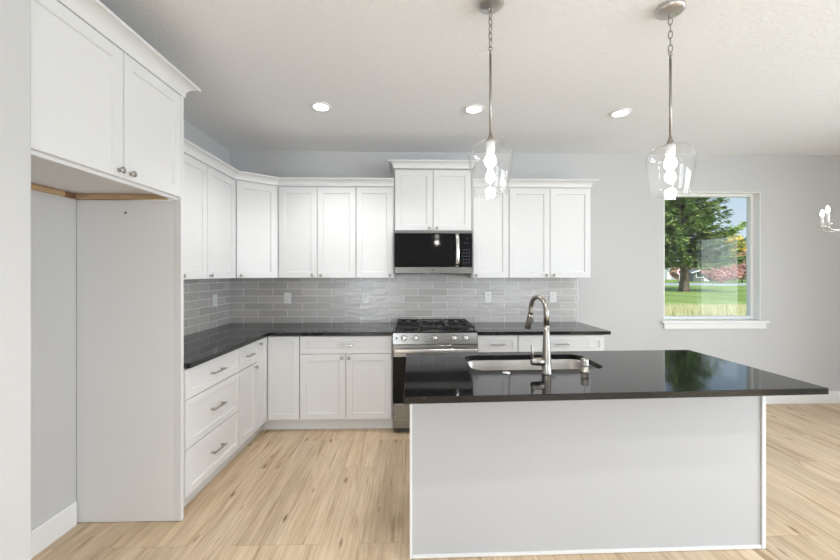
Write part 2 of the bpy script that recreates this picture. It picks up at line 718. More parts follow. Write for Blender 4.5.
M = dict(
    cab=plain('white_cabinet_paint', (.715, .715, .72), .38, spec=.4),
    inner=plain('white_melamine', (.76, .76, .76), .5, spec=.35),
    islandp=plain('pale_grey_panel_paint', (.465, .47, .485), .34, spec=.45),
    trimw=plain('white_trim_paint', (.80, .80, .80), .42, spec=.4),
    wall=wall_paint('grey_wall_paint', (.56, .56, .562), 260, .18),
    ceil=ceiling_mat(),
    floor=floor_mat(),
    granite=granite_mat(),
    tilex=tile_mat('grey_subway_tile', 'x'),
    tiley=tile_mat('grey_subway_tile_side', 'y'),
    nickel=brushed('brushed_nickel', (.37, .345, .315), .30, 2),
    canopym=brushed('canopy_nickel', (.60, .575, .545), .36, 2),
    knobm=plain('satin_nickel', (.44, .42, .39), .30, 1.0),
    steel=brushed('stainless_steel', (.34, .33, .312), .27, 0),
    dimsteel=brushed('dimmed_steel_trim', (.17, .163, .152), .33, 0),  # stainless steel in a darker colour, to dim bright reflections on microwave trim
    sink=brushed('stainless_sink', (.42, .40, .375), .28, 0),
    bright=plain('polished_steel', (.80, .79, .78), .20, 1.0),
    blackg=plain('black_glass', (.004, .004, .005), .06, 0, .22),
    panelg=plain('black_control_glass', (.005, .005, .007), .10, 0, .22),
    iron=plain('cast_iron', (.012, .012, .012), .42, 0, .5, bump=(300, .3, .001)),
    enamel=plain('black_enamel', (.012, .012, .013), .18),
    dark=plain('dark_grey_metal', (.05, .05, .05), .5),
    grey=plain('grey_print', (.13, .13, .13), .5),
    plastic=plain('white_outlet_plastic', (.80, .80, .79), .35),
    slot=plain('outlet_slot_grey', (.22, .22, .22), .6),
    vinyl=plain('white_vinyl', (.80, .80, .80), .4),
    wood=ramp_noise_mat('raw_pine', [(.42, .27, .15), (.50, .34, .20), (.58, .42, .26)], 9, .7, (1, 1, 14)),
    wooddark=ramp_noise_mat('stained_pine_end', [(.20, .10, .06), (.30, .16, .10)], 40, .7),
    pane=thin_glass('window_glass', (.97, .985, .98), 0.0, 1.0, 1.5),
    shade=thin_glass('clear_shade_glass', (.99, .99, .99), 0.0, 1.0, 1.5, .6, .005),
    lens=emit('downlight_lens', (1, .98, .96), 14),
    bulb=emit('bulb_glow', (1, .975, .95), 22),
    candle=emit('candle_bulb_glow', (1, .97, .94), 18),
    grassy=ramp_noise_mat('lawn_grass', [(.17, .25, .045), (.24, .335, .07), (.32, .41, .13)], .35, .95, (1, .35, 1), 8),
    blond=ramp_noise_mat('dry_grass', [(.50, .48, .22), (.68, .62, .36), (.80, .73, .48)], 3, .95),
    road=ramp_noise_mat('asphalt', [(.42, .44, .45), (.50, .52, .53)], 2, .9),
    bark=ramp_noise_mat('bark', [(.10, .075, .06), (.17, .13, .105), (.24, .19, .155)], 4, .9, (4, 4, .6)),
    conifer=ramp_noise_mat('conifer_needles', [(.12, .22, .06), (.26, .38, .11), (.48, .55, .19)], 1.1, .8),
    darkleaf=ramp_noise_mat('dark_green_leaves', [(.06, .15, .09), (.10, .22, .12), (.17, .31, .15)], .9, .8),
    midleaf=ramp_noise_mat('green_leaves', [(.12, .24, .07), (.20, .34, .10), (.32, .44, .15)], .9, .8),
    redleaf=ramp_noise_mat('red_autumn_leaves', [(.50, .21, .17), (.62, .33, .27), (.70, .46, .38)], .8, .8),
    orangeleaf=ramp_noise_mat('orange_autumn_leaves', [(.50, .27, .20), (.62, .38, .28), (.70, .50, .38)], .8, .8),
    yellowleaf=ramp_noise_mat('yellow_autumn_leaves', [(.55, .42, .05), (.75, .58, .09), (.80, .66, .18)], .8, .8),
    siding=plain('grey_siding', (.42, .44, .47), .8),
    siding2=plain('dark_siding', (.17, .17, .18), .8),
    shingle=plain('roof_shingle', (.14, .145, .16), .9),
    houset=plain('house_trim', (.85, .85, .85), .7),
    winout=plain('far_window', (.05, .06, .08), .15),
    signred=plain('sign_red', (.65, .06, .05), .5),
)

# ------------------------------------------------------------------ the room
XL, XR, YB, YF, ZC = -1.935, 4.82, 0.0, -8.0, 2.76
T = .16


def wall_with_holes(name, axis, at, t, a0, a1, z0, z1, holes, mat):
    """wall slab on x (axis 'x' runs along x at y=at..at+t) with rectangular holes (a0,a1,z0,z1)"""
    mb = MB()
    As = sorted({a0, a1, *[h[0] for h in holes], *[h[1] for h in holes]})
    Zs = sorted({z0, z1, *[h[2] for h in holes], *[h[3] for h in holes]})

    def solid(i, j):
        if not (0 <= i < len(As) - 1 and 0 <= j < len(Zs) - 1):
            return False
        ca, cz = (As[i] + As[i + 1]) / 2, (Zs[j] + Zs[j + 1]) / 2
        return not any(h[0] < ca < h[1] and h[2] < cz < h[3] for h in holes)

    def q(pts):
        vs = []
        for a, d, z in pts:
            vs.append((a, at + d, z) if axis == 'x' else (at + d, a, z))
        mb.faces(vs, [(0, 1, 2, 3)])
    for i in range(len(As) - 1):
        for j in range(len(Zs) - 1):
            if not solid(i, j):
                continue
            p0, p1, r0, r1 = As[i], As[i + 1], Zs[j], Zs[j + 1]
            for d in (0, t):
                q([(p0, d, r0), (p1, d, r0), (p1, d, r1), (p0, d, r1)])
            if not solid(i - 1, j):
                q([(p0, 0, r0), (p0, t, r0), (p0, t, r1), (p0, 0, r1)])
            if not solid(i + 1, j):
                q([(p1, 0, r0), (p1, t, r0), (p1, t, r1), (p1, 0, r1)])
            if not solid(i, j - 1):
                q([(p0, 0, r0), (p1, 0, r0), (p1, t, r0), (p0, t, r0)])
            if not solid(i, j + 1):
                q([(p0, 0, r1), (p1, 0, r1), (p1, t, r1), (p0, t, r1)])
    bmesh.ops.remove_doubles(mb.bm, verts=mb.bm.verts[:], dist=1e-5)
    return struct(mb.build(name, mat))


struct(MB().box(XL - T, XR + T, YF - T, YB + T, -.12, 0).build('floor', M['floor']))
struct(MB().box(XL - T, XR + T, YF - T, YB + T, ZC, ZC + .12).build('ceiling', M['ceil']))
WIN = (2.79, 3.885, .905, 2.352)
DOOR = (-2.0, -1.1, .0, 2.06)
SIDE = (-6.25, -2.80, .45, 2.25)  # unseen window, added and then widened for more light from the right
REAR = (2.05, 4.55, .4, 2.3)
HALL = (-1.85, -.75, .4, 2.3)
wall_with_holes('wall_back', 'x', 0, T, XL - T, XR + T, 0, ZC, [WIN], M['wall'])
wall_with_holes('wall_right', 'y', XR, T, YF, YB, 0, ZC, [DOOR, SIDE], M['wall'])
wall_with_holes('wall_rear', 'x', YF - T, T, XL - T, XR + T, 0, ZC, [REAR, HALL], M['wall'])
wall_with_holes('wall_left', 'y', XL - T, T, YF, YB, 0, ZC, [], M['wall'])
# short wall that closes the refrigerator niche on the near side
struct(MB().box(XL, -1.272, -2.93, -2.70, 0, ZC, .006, 2).build('wall_niche', M['wall']))
# unseen roof, its eaves made deep to keep the low sun off the rear windows
struct(MB().box(XL - 1.2, XR + 1.2, YF - 1.6, YB + .35, ZC + .13, ZC + .30).build('roof', M['shingle']))

# baseboards
BP = [(0, 0), (.014, 0), (.014, .125), (.010, .135), (0, .135)]


def baseboard(name, path):
    return struct(MB().sweep(path, BP).build(name, M['trimw']))


baseboard('baseboard_back', [(1.83, -.001), (XR - .001, -.001)])
baseboard('baseboard_left', [(XL + .001, -2.698), (XL + .001, -1.812)])
baseboard('baseboard_right', [(XR - .001, -.016), (XR - .001, -1.0)])

# kitchen window in the back wall
win = struct(bpy.data.objects.new('window_1', None))
COL.objects.link(win)
fx0, fx1, fz0, fz1 = WIN[0] + .002, WIN[1] - .002, WIN[2] + .022, WIN[3] - .002
mb = MB()
yw0, yw1 = .075, .135
fw = .036
mb.box(fx0, fx0 + fw, yw0, yw1, fz0, fz1, .004)
mb.box(fx1 - fw, fx1, yw0, yw1, fz0, fz1, .004)
mb.box(fx0 + fw, fx1 - fw, yw0, yw1, fz1 - fw, fz1, .004)
mb.box(fx0 + fw, fx1 - fw, yw0, yw1, fz0, fz0 + fw, .004)
struct(mb.build('window_frame', M['vinyl'], win))
gl = MB().box(fx0 + fw, fx1 - fw, .102, .106, fz0 + fw, fz1 - fw).build('window_pane', M['pane'], win)
struct(gl)
mb = MB()
mb.box(2.755, 3.955, -.040, -.001, .898, .926, .004, 2)
mb.box(WIN[0] + .001, WIN[1] - .001, -.001, .074, .906, .926)
struct(mb.build('window_sill', M['trimw'], win))
struct(MB().box(2.785, 3.935, -.020, -.001, .834, .897, .003).build('window_apron', M['trimw'], win))


mb = MB()
mb.box(WIN[0] + .0005, WIN[0] + .010, .0005, .074, .9265, WIN[3] - .0105)
mb.box(WIN[1] - .010, WIN[1] - .0005, .0005, .074, .9265, WIN[3] - .0105)
mb.box(WIN[0] + .0005, WIN[1] - .0005, .0005, .074, WIN[3] - .010, WIN[3] - .0005)
struct(mb.build('window_jamb', M['trimw'], win))


def glazed(name, axis, at, a0, a1, z0, z1, mull):
    r = struct(bpy.data.objects.new(name, None))
    COL.objects.link(r)
    mb = MB()
    g = MB()
    w = .05
    d0, d1 = at - .03, at + .03

    def bx(b, p0, p1, q0, q1, e0, e1):
        if axis == 'x':
            b.box(p0, p1, e0, e1, q0, q1)
        else:
            b.box(e0, e1, p0, p1, q0, q1)
    a0, a1, z0, z1 = a0 + .002, a1 - .002, z0 + .002, z1 - .002
    bx(mb, a0, a0 + w, z0, z1, d0, d1)
    bx(mb, a1 - w, a1, z0, z1, d0, d1)
    bx(mb, a0 + w, a1 - w, z1 - w, z1, d0, d1)
    bx(mb, a0 + w, a1 - w, z0, z0 + w, d0, d1)
    for i in range(1, mull + 1):
        c = a0 + (a1 - a0) * i / (mull + 1)
        bx(mb, c - w / 2, c + w / 2, z0 + w, z1 - w, d0, d1)
    bx(g, a0 + w, a1 - w, z0 + w, z1 - w, at - .002, at + .002)
    struct(mb.build('window_frame', M['vinyl'], r))
    struct(g.build('window_pane', M['pane'], r))
    return r


dr = glazed('door_1', 'y', XR + .09, *DOOR, 0)
glazed('added_window_2', 'y', XR + .09, *SIDE, 1)
glazed('window_3', 'x', YF - .09, *REAR, 1)
glazed('window_4', 'x', YF - .09, *HALL, 0)

# ------------------------------------------------------------------ cabinet parts
Z3 = Vector((0, 0, 1))


def shaker(x0, x1, z0, z1, yf, t=.019, rail=.057, rec=.0085, M_=None):
    """five-piece shaker front in the local frame: front face at y=yf looking to -y"""
    mb = MB(M_)
    e = .0018
    yb = yf + t
    rings = []

    def ring(ix, iz, y):
        return [(x0 + ix, y, z0 + iz), (x1 - ix, y, z0 + iz), (x1 - ix, y, z1 - iz), (x0 + ix, y, z1 - iz)]
    R = [ring(0, 0, yb), ring(0, 0, yf + e), ring(e, e, yf), ring(rail, rail, yf), ring(rail + .0035, rail + .0035, yf + rec)]
    vs = [v for r in R for v in r]
    fs = []
    for i in range(len(R) - 1):
        for k in range(4):
            k2 = (k + 1) % 4
            fs.append((i * 4 + k, i * 4 + k2, (i + 1) * 4 + k2, (i + 1) * 4 + k))
    n = (len(R) - 1) * 4
    fs.append((n, n + 1, n + 2, n + 3))
    fs.append((3, 2, 1, 0))
    mb.faces(vs, fs)
    return mb


KNOB_PROF = [(0, 0), (.0075, 0), (.0075, .002), (.0048, .004), (.0045, .012), (.008, .016), (.0145, .0185), (.0155, .021), (.0145, .024), (.009, .0265), (0, .0275)]


def knob(x, z, yf, parent, M_=None):
    T_ = Matrix.Translation((x, yf, z)) @ Matrix.Rotation(pi / 2, 4, 'X')
    return MB(M_).lathe(KNOB_PROF, 14, M=T_).build('knob', M['knobm'], parent)


def pull(x, z, yf, parent, L=.135, M_=None):
    mb = MB(M_)
    mb.box(x - L / 2, x + L / 2, yf - .034, yf - .024, z - .005, z + .005, .002)
    for s in (-1, 1):
        mb.box(x + s * (L / 2 - .016) - .006, x + s * (L / 2 - .016) + .006, yf - .026, yf, z - .0048, z + .0048, .001)
    return mb.build('pull_handle', M['knobm'], parent)


G = .0016


def door(root, x0, x1, z0, z1, yf, kn=None, M_=None, rail=.057):
    d = shaker(x0 + G, x1 - G, z0 + G, z1 - G, yf, M_=M_, rail=rail).build('door', M['cab'], root)
    if kn:
        knob(kn[0], kn[1], yf, d, M_)
    return d


def drawer(root, x0, x1, z0, z1, yf, L=.135, rail=.045):
    d = shaker(x0 + G, x1 - G, z0 + G, z1 - G, yf, rail=rail).build('drawer', M['cab'], root)
    pull((x0 + x1) / 2, (z0 + z1) / 2 if z1 - z0 < .2 else (z0 + z1) / 2, yf, d, L)
    return d


UZ0, UZ1 = 1.400, 2.300


def upper(name, label, x0, x1, loc, rz, doors, z0=UZ0, z1=UZ1, depth=.325, group='white upper wall cabinets'):
    """local frame: back on y=0, front to -y. doors: list of (x0, x1, knobx or None)"""
    r = thing(name, label, 'cabinet', loc, rz, group)
    MB().box(x0 + .0006, x1 - .0006, -depth + .021, -.003, z0, z1 + .010, .001).build('body', M['cab'], r)
    for a, b, k in doors:
        door(r, a, b, z0, z1, -depth, (k, z0 + .028) if k is not None else None)
    return r


# back wall uppers -------------------------------------------------
upper('wall_cabinet', 'white double-door wall cabinet left of the microwave, next to the corner', -1.309, -.545, (0, 0, 0), 0,
      [(-1.305, -.928, -.972), (-.926, -.547, -.886)])
upper('wall_cabinet', 'narrow white single-door wall cabinet directly left of the microwave', -.544, -.1655, (0, 0, 0), 0,
      [(-.543, -.178, -.205)])
upper('wall_cabinet', 'narrow white single-door wall cabinet directly right of the microwave', .6085, .983, (0, 0, 0), 0,
      [(.623, .981, .655)])
upper('wall_cabinet', 'white double-door wall cabinet at the right end of the backsplash', .9845, 1.815, (0, 0, 0), 0,
      [(.986, 1.398, 1.362), (1.400, 1.813, 1.436)])
mwc = upper('wall_cabinet', 'raised white two-door cabinet with crown directly above the microwave', -.163, .606, (0, 0, 0), 0,
            [(-.155, .2205, .183), (.2225, .600, .259)], z0=1.870, z1=2.475, depth=.332)
# left wall uppers (local x -> world +y)
LX = XL
DL = .325
upper('wall_cabinet', 'white wall cabinet on the left wall beside the tall fridge panel', -.029, .72, (LX, -1.748, 0), pi / 2,
      [(.03, .360, .325), (.362, .719, .395)])
upper('wall_cabinet', 'white single-door wall cabinet on the left wall beside the corner cabinet', 0, .465, (LX, -1.0265, 0), pi / 2,
      [(.001, .460, .035)])
# diagonal corner cabinet
A = Vector((LX + DL - .019, -.556, 0))
B = Vector((-1.3105, -.306, 0))
A2 = Vector((LX + DL, -.560, 0))
B2 = Vector((-1.3105, -.325, 0))
cor = thing('corner_wall_cabinet', 'white diagonal corner wall cabinet where the two tiled walls meet', 'cabinet', (0, 0, 0), 0,
            'white upper wall cabinets')
MB().prism([(LX + .003, -.003), (LX + .003, A.y), (A.x, A.y), (B.x, B.y), (B.x, -.003)], UZ0, UZ1 + .01, .001).build('body', M['cab'], cor)
dv = (B2 - A2)
Ld = dv.length
ang = math.atan2(dv.y, dv.x)
Mdiag = Matrix.Translation(A2) @ Matrix.Rotation(ang, 4, 'Z')
door(cor, .006, Ld - .006, UZ0, UZ1, 0.0, (.045, UZ0 + .028), Mdiag)

# crown mouldings ---------------------------------------------------


def crown_prof(z0, h, p):
    pr = [(.0, z0), (.010, z0), (.012, z0 + h * .22)]
    for k in range(7):
        a = k / 6 * pi / 2
        pr.append((.012 + (p - .012) * (1 - cos(a)), z0 + h * .22 + h * .60 * sin(a)))
    pr += [(p, z0 + h), (.0, z0 + h)]
    return pr


m1 = MB().sweep([(LX + DL - .018, -1.776), (LX + DL - .018, A2.y - .004), (-1.309, -.307), (-.167, -.307)],
                crown_prof(2.3115, .072, .058)).build('crown_molding', M['cab'])
tag(m1, 'white crown molding running over the left and corner wall cabinets', 'crown molding', 'white cabinet crown moldings')
m1 = MB().sweep([(.6105, -.307), (1.814, -.307), (1.814, -.003)],
                crown_prof(2.3115, .072, .062)).build('crown_molding', M['cab'])
tag(m1, 'white crown molding over the wall cabinets right of the microwave', 'crown molding', 'white cabinet crown moldings')
MB().sweep([(-.162, -.003), (-.162, -.333), (.605, -.333), (.605, -.003)], crown_prof(2.4865, .070, .062)).build('crown', M['cab'], mwc)

# refrigerator niche -------------------------------------------------
FX = -1.335
fc = thing('fridge_cabinet', 'deep white two-door cabinet above the empty refrigerator niche', 'cabinet', (LX, -2.695, 0), pi / 2)
# local: x 0..0.885 (world y -2.695..-1.778), front at y=-(FX-LX)
fd = FX - LX
mb = MB()
W = .893
WB = .917
mb.box(0, WB, -fd + .021, -.003, 1.902, 2.478, .001)
mb.box(W, WB, -fd, -fd + .0205, 1.869, 2.478, .001)
mb.box(0, WB, -fd + .021, -fd + .041, 1.869, 1.9015, .001)
mb.build('body', M['cab'], fc)
door(fc, .004, .469, 1.884, 2.476, -fd, (.469 - .030, 1.884 + .033))
door(fc, .471, W - .002, 1.884, 2.476, -fd, (.471 + .036, 1.884 + .033))
MB().sweep([(-.0, -fd + .008), (WB, -fd + .008), (WB, -.003)], crown_prof(2.4785, .082, .068)).build('crown', M['cab'], fc)

# the tall end panel that carries the right end of the cabinet
sp_ = MB().box(.8955, WB, -fd + .040, -.003, .003, 1.8685, .001).build('side_panel', M['inner'], fc)
MB().box(.8935, WB, -fd, -fd + .0395, .003, 1.8685, .0015).build('stile', M['cab'], fc)
MB().lathe([(0, 0), (.006, 0), (.006, .0015), (0, .0015)], 10, M=Matrix.Translation((.8952, -(-1.654 - LX), 1.795)) @ Matrix.Rotation(-pi / 2, 4, 'Y')).build('screw_hole', M['dark'], sp_)

c1 = MB().box(LX + .02, FX - .07, -1.822, -1.8015, 1.871, 1.8985, .0015).build('wood_cleat', M['wood'])
tag(c1, 'raw pine cleat along the tall end panel under the fridge cabinet', 'cleat', 'wooden cleats in the niche')
c2 = thing('wood_cleat', 'raw pine cleat along the niche rear wall, its far end stained dark', 'cleat', (0, 0, 0), 0, 'wooden cleats in the niche')
MB().box(LX + .001, LX + .019, -2.69, -1.885, 1.871, 1.8985, .0015).build('strip', M['wood'], c2)
e_ = MB().box(LX + .001, LX + .0195, -1.8845, -1.8015, 1.8705, 1.8985, .0015).build('stained_end', M['wooddark'], c2)
e_['label'] = 'dark brown stained end of the cleat'

# ------------------------------------------------------------------ base cabinets
BZ0, BZ1 = .118, .876


def base_body(root, x0, x1, depth, toe=True, toe_x=None):
    mb = MB()
    mb.box(x0 + .0006, x1 - .0006, -depth + .021, -.003, .110, .8825, .001)
    mb.build('body', M['cab'], root)
    if toe:
        a, b = toe_x or (x0, x1)
        MB().box(a + .0006, b - .0006, -depth + .075, -depth + .11, .002, .1095).build('toe_kick', M['cab'], root)


BD = .628
LD = .610
LK = .0245        # the left run stands very slightly askew to the left wall


def xface(y):
    return -1.325 + LK * (y + 1.7765)


PX, PY = xface(-1.7765) - LD, -1.7615

gB = 'white base cabinets under the dark counter'
# left run (local x = world y + 1.7535)
r = thing('base_cabinet', 'white three-drawer base cabinet next to the tall fridge panel', 'cabinet', (PX, PY, 0), pi / 2 - LK, gB)
base_body(r, 0, .6465, LD)
drawer(r, .006, .645, .694, BZ1, -LD, .15)
drawer(r, .006, .645, .400, .692, -LD, .15)
drawer(r, .006, .645, BZ0, .398, -LD, .15)
r = thing('base_cabinet', 'narrow white base cabinet with one drawer over one door', 'cabinet', (PX + LK * .647, PY + .647, 0), pi / 2 - LK, gB)
base_body(r, 0, .290, LD)
drawer(r, .002, .289, .694, BZ1, -LD, .11)
door(r, .002, .289, BZ0, .692, -LD, (.289 - .030, .660), rail=.05)
# corner unit with two doors meeting in the inside corner
r = thing('corner_base_cabinet', 'white corner base cabinet with two full-height doors meeting at the inside corner', 'cabinet', (0, 0, 0), 0, gB)
ya = -BD + .021
xa, xb = xface(ya) - .021, xface(-.8385) - .021
MB().prism([(LX + .003, -.003), (LX + .003, -.8215), (xb, -.8365), (xa, ya), (-1.0105, ya), (-1.0105, -.003)], .110, .8825, .001).build('body', M['cab'], r)
MB().prism([(xb - .054, -.834), (xa - .054, ya + .054), (-1.011, ya + .054), (-1.011, ya + .09), (xa - .09, ya + .09), (xb - .09, -.834)], .002, .1095).build('toe_kick', M['cab'], r)
Mcor = Matrix.Translation((PX, PY, 0)) @ Matrix.Rotation(pi / 2 - LK, 4, 'Z')
Mleft = Matrix.Translation((LX, 0, 0)) @ Matrix.Rotation(pi / 2, 4, 'Z')
door(r, .9385, 1.1465, BZ0, BZ1, -LD, (.9385 + .050, .838), Mcor, rail=.05)
door(r, xa + .023, -1.0115, BZ0, BZ1, -BD, None, rail=.05)
# back run
r = thing('base_cabinet', 'white base cabinet with a wide drawer and two doors left of the range', 'cabinet', (0, 0, 0), 0, gB)
base_body(r, -1.0095, -.1665, BD)
drawer(r, -1.005, -.176, .714, BZ1, -BD, .13)
door(r, -1.005, -.592, BZ0, .712, -BD, (-.592 - .030, .680))
door(r, -.590, -.176, BZ0, .712, -BD, (-.590 + .030, .680))
r = thing('base_cabinet', 'narrow white base cabinet directly right of the range', 'cabinet', (0, 0, 0), 0, gB)
base_body(r, .6075, .9845, BD)
drawer(r, .612, .983, .714, BZ1, -BD, .13)
door(r, .612, .983, BZ0, .712, -BD, (.648, .680))
r = thing('base_cabinet', 'wide white base cabinet at the right end of the back counter', 'cabinet', (0, 0, 0), 0, gB)
base_body(r, .9855, 1.793, BD)
drawer(r, .987, 1.790, .714, BZ1, -BD, .13)
door(r, .987, 1.388, BZ0, .712, -BD, (1.358, .680))
door(r, 1.390, 1.790, BZ0, .712, -BD, (1.420, .680))

# countertops
CZ0, CZ1 = .883, .914
o = MB().prism([(LX + .002, -.002), (LX + .002, -1.7765), (xface(-1.7765) + .026, -1.7765), (xface(-.655) + .026, -.655), (-.1655, -.655), (-.1655, -.002)], CZ0, CZ1, .003, 2).build('countertop', M['granite'])
tag(o, 'L-shaped dark granite countertop in the corner left of the range', 'countertop', 'dark granite countertops')
o = MB().prism([(.6075, -.002), (.6075, -.655), (1.836, -.655), (1.836, -.002)], CZ0, CZ1, .003, 2).build('countertop', M['granite'])
tag(o, 'straight dark granite countertop right of the range below the outlets', 'countertop', 'dark granite countertops')

# backsplash
o = MB().box(LX + .010, 1.822, -.0085, -.0005, CZ1 + .0005, UZ0 + .03).build('backsplash', M['tilex'])
tag(o, 'glossy grey subway tile backsplash along the back wall', 'backsplash', 'tile backsplashes')
struct(MB().box(1.8222, 1.8285, -.0095, -.0005, CZ1 + .0005, UZ0 - .001).build('trim_1', plain('tile_edge_trim', (.45, .45, .46), .35, .6)))
o = MB().box(LX + .0005, LX + .0085, -1.7765, -.009, CZ1 + .0005, UZ0 - .0005).build('backsplash', M['tiley'])
tag(o, 'glossy grey subway tile backsplash on the short left wall', 'backsplash', 'tile backsplashes')

# outlets


def outlet(x, z, M_, label):
    r = thing('wall_outlet', label, 'outlet', (0, 0, 0), 0, 'white wall outlets on the backsplash')
    MB(M_).box(x - .036, x + .036, -.0145, -.009, z - .059, z + .059, .002).build('cover_plate', M['plastic'], r)
    for s in (-1, 1):
        k = MB(M_).box(x - .017, x + .017, -.0165, -.0146, z + s * .020 - .0145, z + s * .020 + .0145, .003).build('receptacle', M['plastic'], r)
        for dx in (-.006, .006):
            MB(M_).box(x + dx - .0014, x + dx + .0014, -.0172, -.0166, z + s * .020 - .003, z + s * .020 + .007).build('slot', M['slot'], k)
        MB(M_).box(x - .002, x + .002, -.0172, -.0166, z + s * .020 - .010, z + s * .020 - .006).build('ground_slot', M['slot'], k)
    return r


I4 = Matrix.Identity(4)
outlet(-1.322, 1.180, I4, 'white outlet nearest the corner on the back wall tile')
outlet(-.496, 1.180, I4, 'white outlet on the tile just left of the range')
outlet(.838, 1.186, I4, 'white outlet on the tile just right of the range')
outlet(1.553, 1.186, I4, 'white outlet on the tile behind the faucet near the tile edge')
outlet(-.325, 1.178, Mleft, 'white outlet on the left side wall tile')

# ------------------------------------------------------------------ microwave
mw = thing('microwave', 'black and stainless over-the-range microwave under the raised cabinet', 'microwave', (0, 0, 0))
mx0, mx1, mz0, mz1, mf = -.1585, .6015, 1.437, 1.8665, -.400
MB().box(mx0, mx1, -.378, -.010, mz0 + .010, mz1, .003).build('body', M['dark'], mw)
MB().box(mx0, mx1, mf + .001, -.379, mz1 - .030, mz1, .003).build('vent_trim', M['dimsteel'], mw)
dx = .487
d_ = MB().box(mx0, dx - .001, mf, -.379, mz0 + .072, mz1 - .0315, .003).build('door', M['blackg'], mw)
mb = MB()
hp = []
for k in range(11):
    t = k / 10
    z = mz0 + .082 + t * (mz1 - .040 - mz0 - .082)
    hp.append((.452 + .004 * sin(t * pi), mf - .012 - .026 * sin(t * pi) ** .6, z))
# flat curved strap handle
vs, fs = [], []
for x, y, z in hp:
    wv = .0165
    vs += [(x - wv, y, z), (x + wv, y, z), (x + wv, y + .010, z), (x - wv, y + .010, z)]
for k in range(10):
    for j in range(4):
        fs.append((k * 4 + j, k * 4 + (j + 1) % 4, (k + 1) * 4 + (j + 1) % 4, (k + 1) * 4 + j))
fs += [(0, 1, 2, 3), (43, 42, 41, 40)]
mb.faces(vs, fs, True)
mb.box(.438, .468, mf - .008, mf - .0005, mz0 + .078, mz0 + .098)
mb.box(.438, .468, mf - .008, mf - .0005, mz1 - .055, mz1 - .035)
mb.build('handle', M['bright'], d_)
cp = MB().box(dx, mx1, mf, -.379, mz0 + .072, mz1 - .0315, .003).build('control_panel', M['panelg'], mw)
for rr in range(5):
    for cc in range(3):
        MB().box(.513 + cc * .026, .522 + cc * .026, mf - .0008, mf - .0002, 1.545 + rr * .032, 1.552 + rr * .032).build('key', M['grey'], cp)
for cc in range(2):
    MB().box(.520 + cc * .030, .532 + cc * .030, mf - .0008, mf - .0002, 1.742, 1.746).build('key', M['grey'], cp)
MB().box(.542, .556, mf - .0008, mf - .0002, 1.786, 1.790).build('key', M['grey'], cp)
MB().box(mx0, mx1, mf - .002, -.379, mz0 + .006, mz0 + .0705, .003).build('lower_trim', M['dimsteel'], mw)
MB().lathe([(0, 0), (.009, 0), (.009, .0012), (0, .0012)], 14, M=Matrix.Translation((.215, mf - .0021, mz0 + .040)) @ Matrix.Rotation(pi / 2, 4, 'X')).build('round_badge', M['dark'], mw)
for a_, b_ in ((mx0 + .03, mx0 + .30), (mx1 - .30, mx1 - .03)):
    MB().box(a_, b_, -.36, -.10, mz0 + .002, mz0 + .0095, .002).build('grease_filter', M['dark'], mw)

# ------------------------------------------------------------------ range
rg = thing('gas_range', 'stainless gas range with black grates below the microwave', 'range', (0, 0, 0))
rx0, rx1, rf = -.1610, .6040, -.672
cxr = (rx0 + rx1) / 2
MB().box(rx0, rx1, -.630, -.025, .040, .905, .002).build('body', M['dark'], rg)
MB().box(rx0, rx1, -.652, -.030, .9055, .922, .004, 2).build('cooktop', M['enamel'], rg)
# slanted control panel
mb = MB()
mb.faces([(rx0, -.6305, .806), (rx1, -.6305, .806), (rx1, -.6305, .905), (rx0, -.6305, .905),
          (rx0, rf, .806), (rx1, rf, .806), (rx1, rf + .012, .905), (rx0, rf + .012, .905)],
         [(4, 5, 6, 7), (3, 2, 1, 0), (0, 1, 5, 4), (7, 6, 2, 3), (0, 4, 7, 3), (1, 2, 6, 5)])
cpn = mb.build('control_panel', M['steel'], rg)
RKN = [(0, 0), (.027, 0), (.027, .006), (.0225, .008), (.021, .030), (.0185, .034), (0, .034)]
tilt = math.atan2(.012, .099)
for kx in (-.062, .040, .214, .388, .494):
    T_ = Matrix.Translation((kx, rf + .0068, .862)) @ Matrix.Rotation(pi / 2 - tilt, 4, 'X')
    kb = MB().lathe(RKN, 20, M=T_)
    kb.box(-.005, .005, -.019, .019, .030, .038, .0015, M=T_)
    kb.build('knob', M['bright'], rg)
MB().lathe([(0, 0), (.009, 0), (.009, .002), (0, .002)], 12, M=Matrix.Translation((-.130, rf + .0068, .860)) @ Matrix.Rotation(pi / 2 - tilt, 4, 'X')).build('button', M['dark'], rg)
od = MB().box(rx0 + .002, rx1 - .002, rf, -.6305, .690, .800, .004).build('oven_door', M['steel'], rg)
MB().box(rx0 + .002, rx1 - .002, rf, -.6305, .276, .6895, .004).build('door_glass', M['blackg'], od)
mb = MB()
mb.box(rx0 + .016, rx1 - .016, rf - .060, rf - .036, .740, .772, .008, 3)
for s in (rx0 + .05, rx1 - .05, cxr - .13, cxr + .13):
    mb.box(s - .014, s + .014, rf - .038, rf - .0005, .745, .767, .002)
mb.build('handle', M['bright'], od)
MB().box(rx0 + .002, rx1 - .002, rf, -.6305, .050, .272, .004).build('storage_drawer', M['steel'], rg)
for sx in (rx0 + .04, rx1 - .04):
    for sy in (-.60, -.08):
        MB().lathe([(0, .001), (.016, .001), (.016, .0395), (0, .0395)], 10, (sx, sy, 0)).build('foot', M['dark'], rg)
MB().box(rx0 + .01, rx1 - .01, -.640, -.6, .012, .0395).build('kick_plate', M['dark'], rg)
BURN = [(0, 0), (.052, 0), (.052, .006), (.040, .010), (.040, .016), (.036, .020), (0, .021)]
for bx_, by_, sc_ in ((-.01, -.19, .8), (-.01, -.49, 1.0), (cxr, -.34, 1.1), (.453, -.19, .7), (.453, -.49, 1.0)):
    MB().lathe([(r_ * sc_, z_) for r_, z_ in BURN], 20, (bx_, by_, .9225)).build('burner', M['iron'], rg)
g0, g1 = rx0 + .018, rx1 - .018
seg = (g1 - g0 - .008) / 3
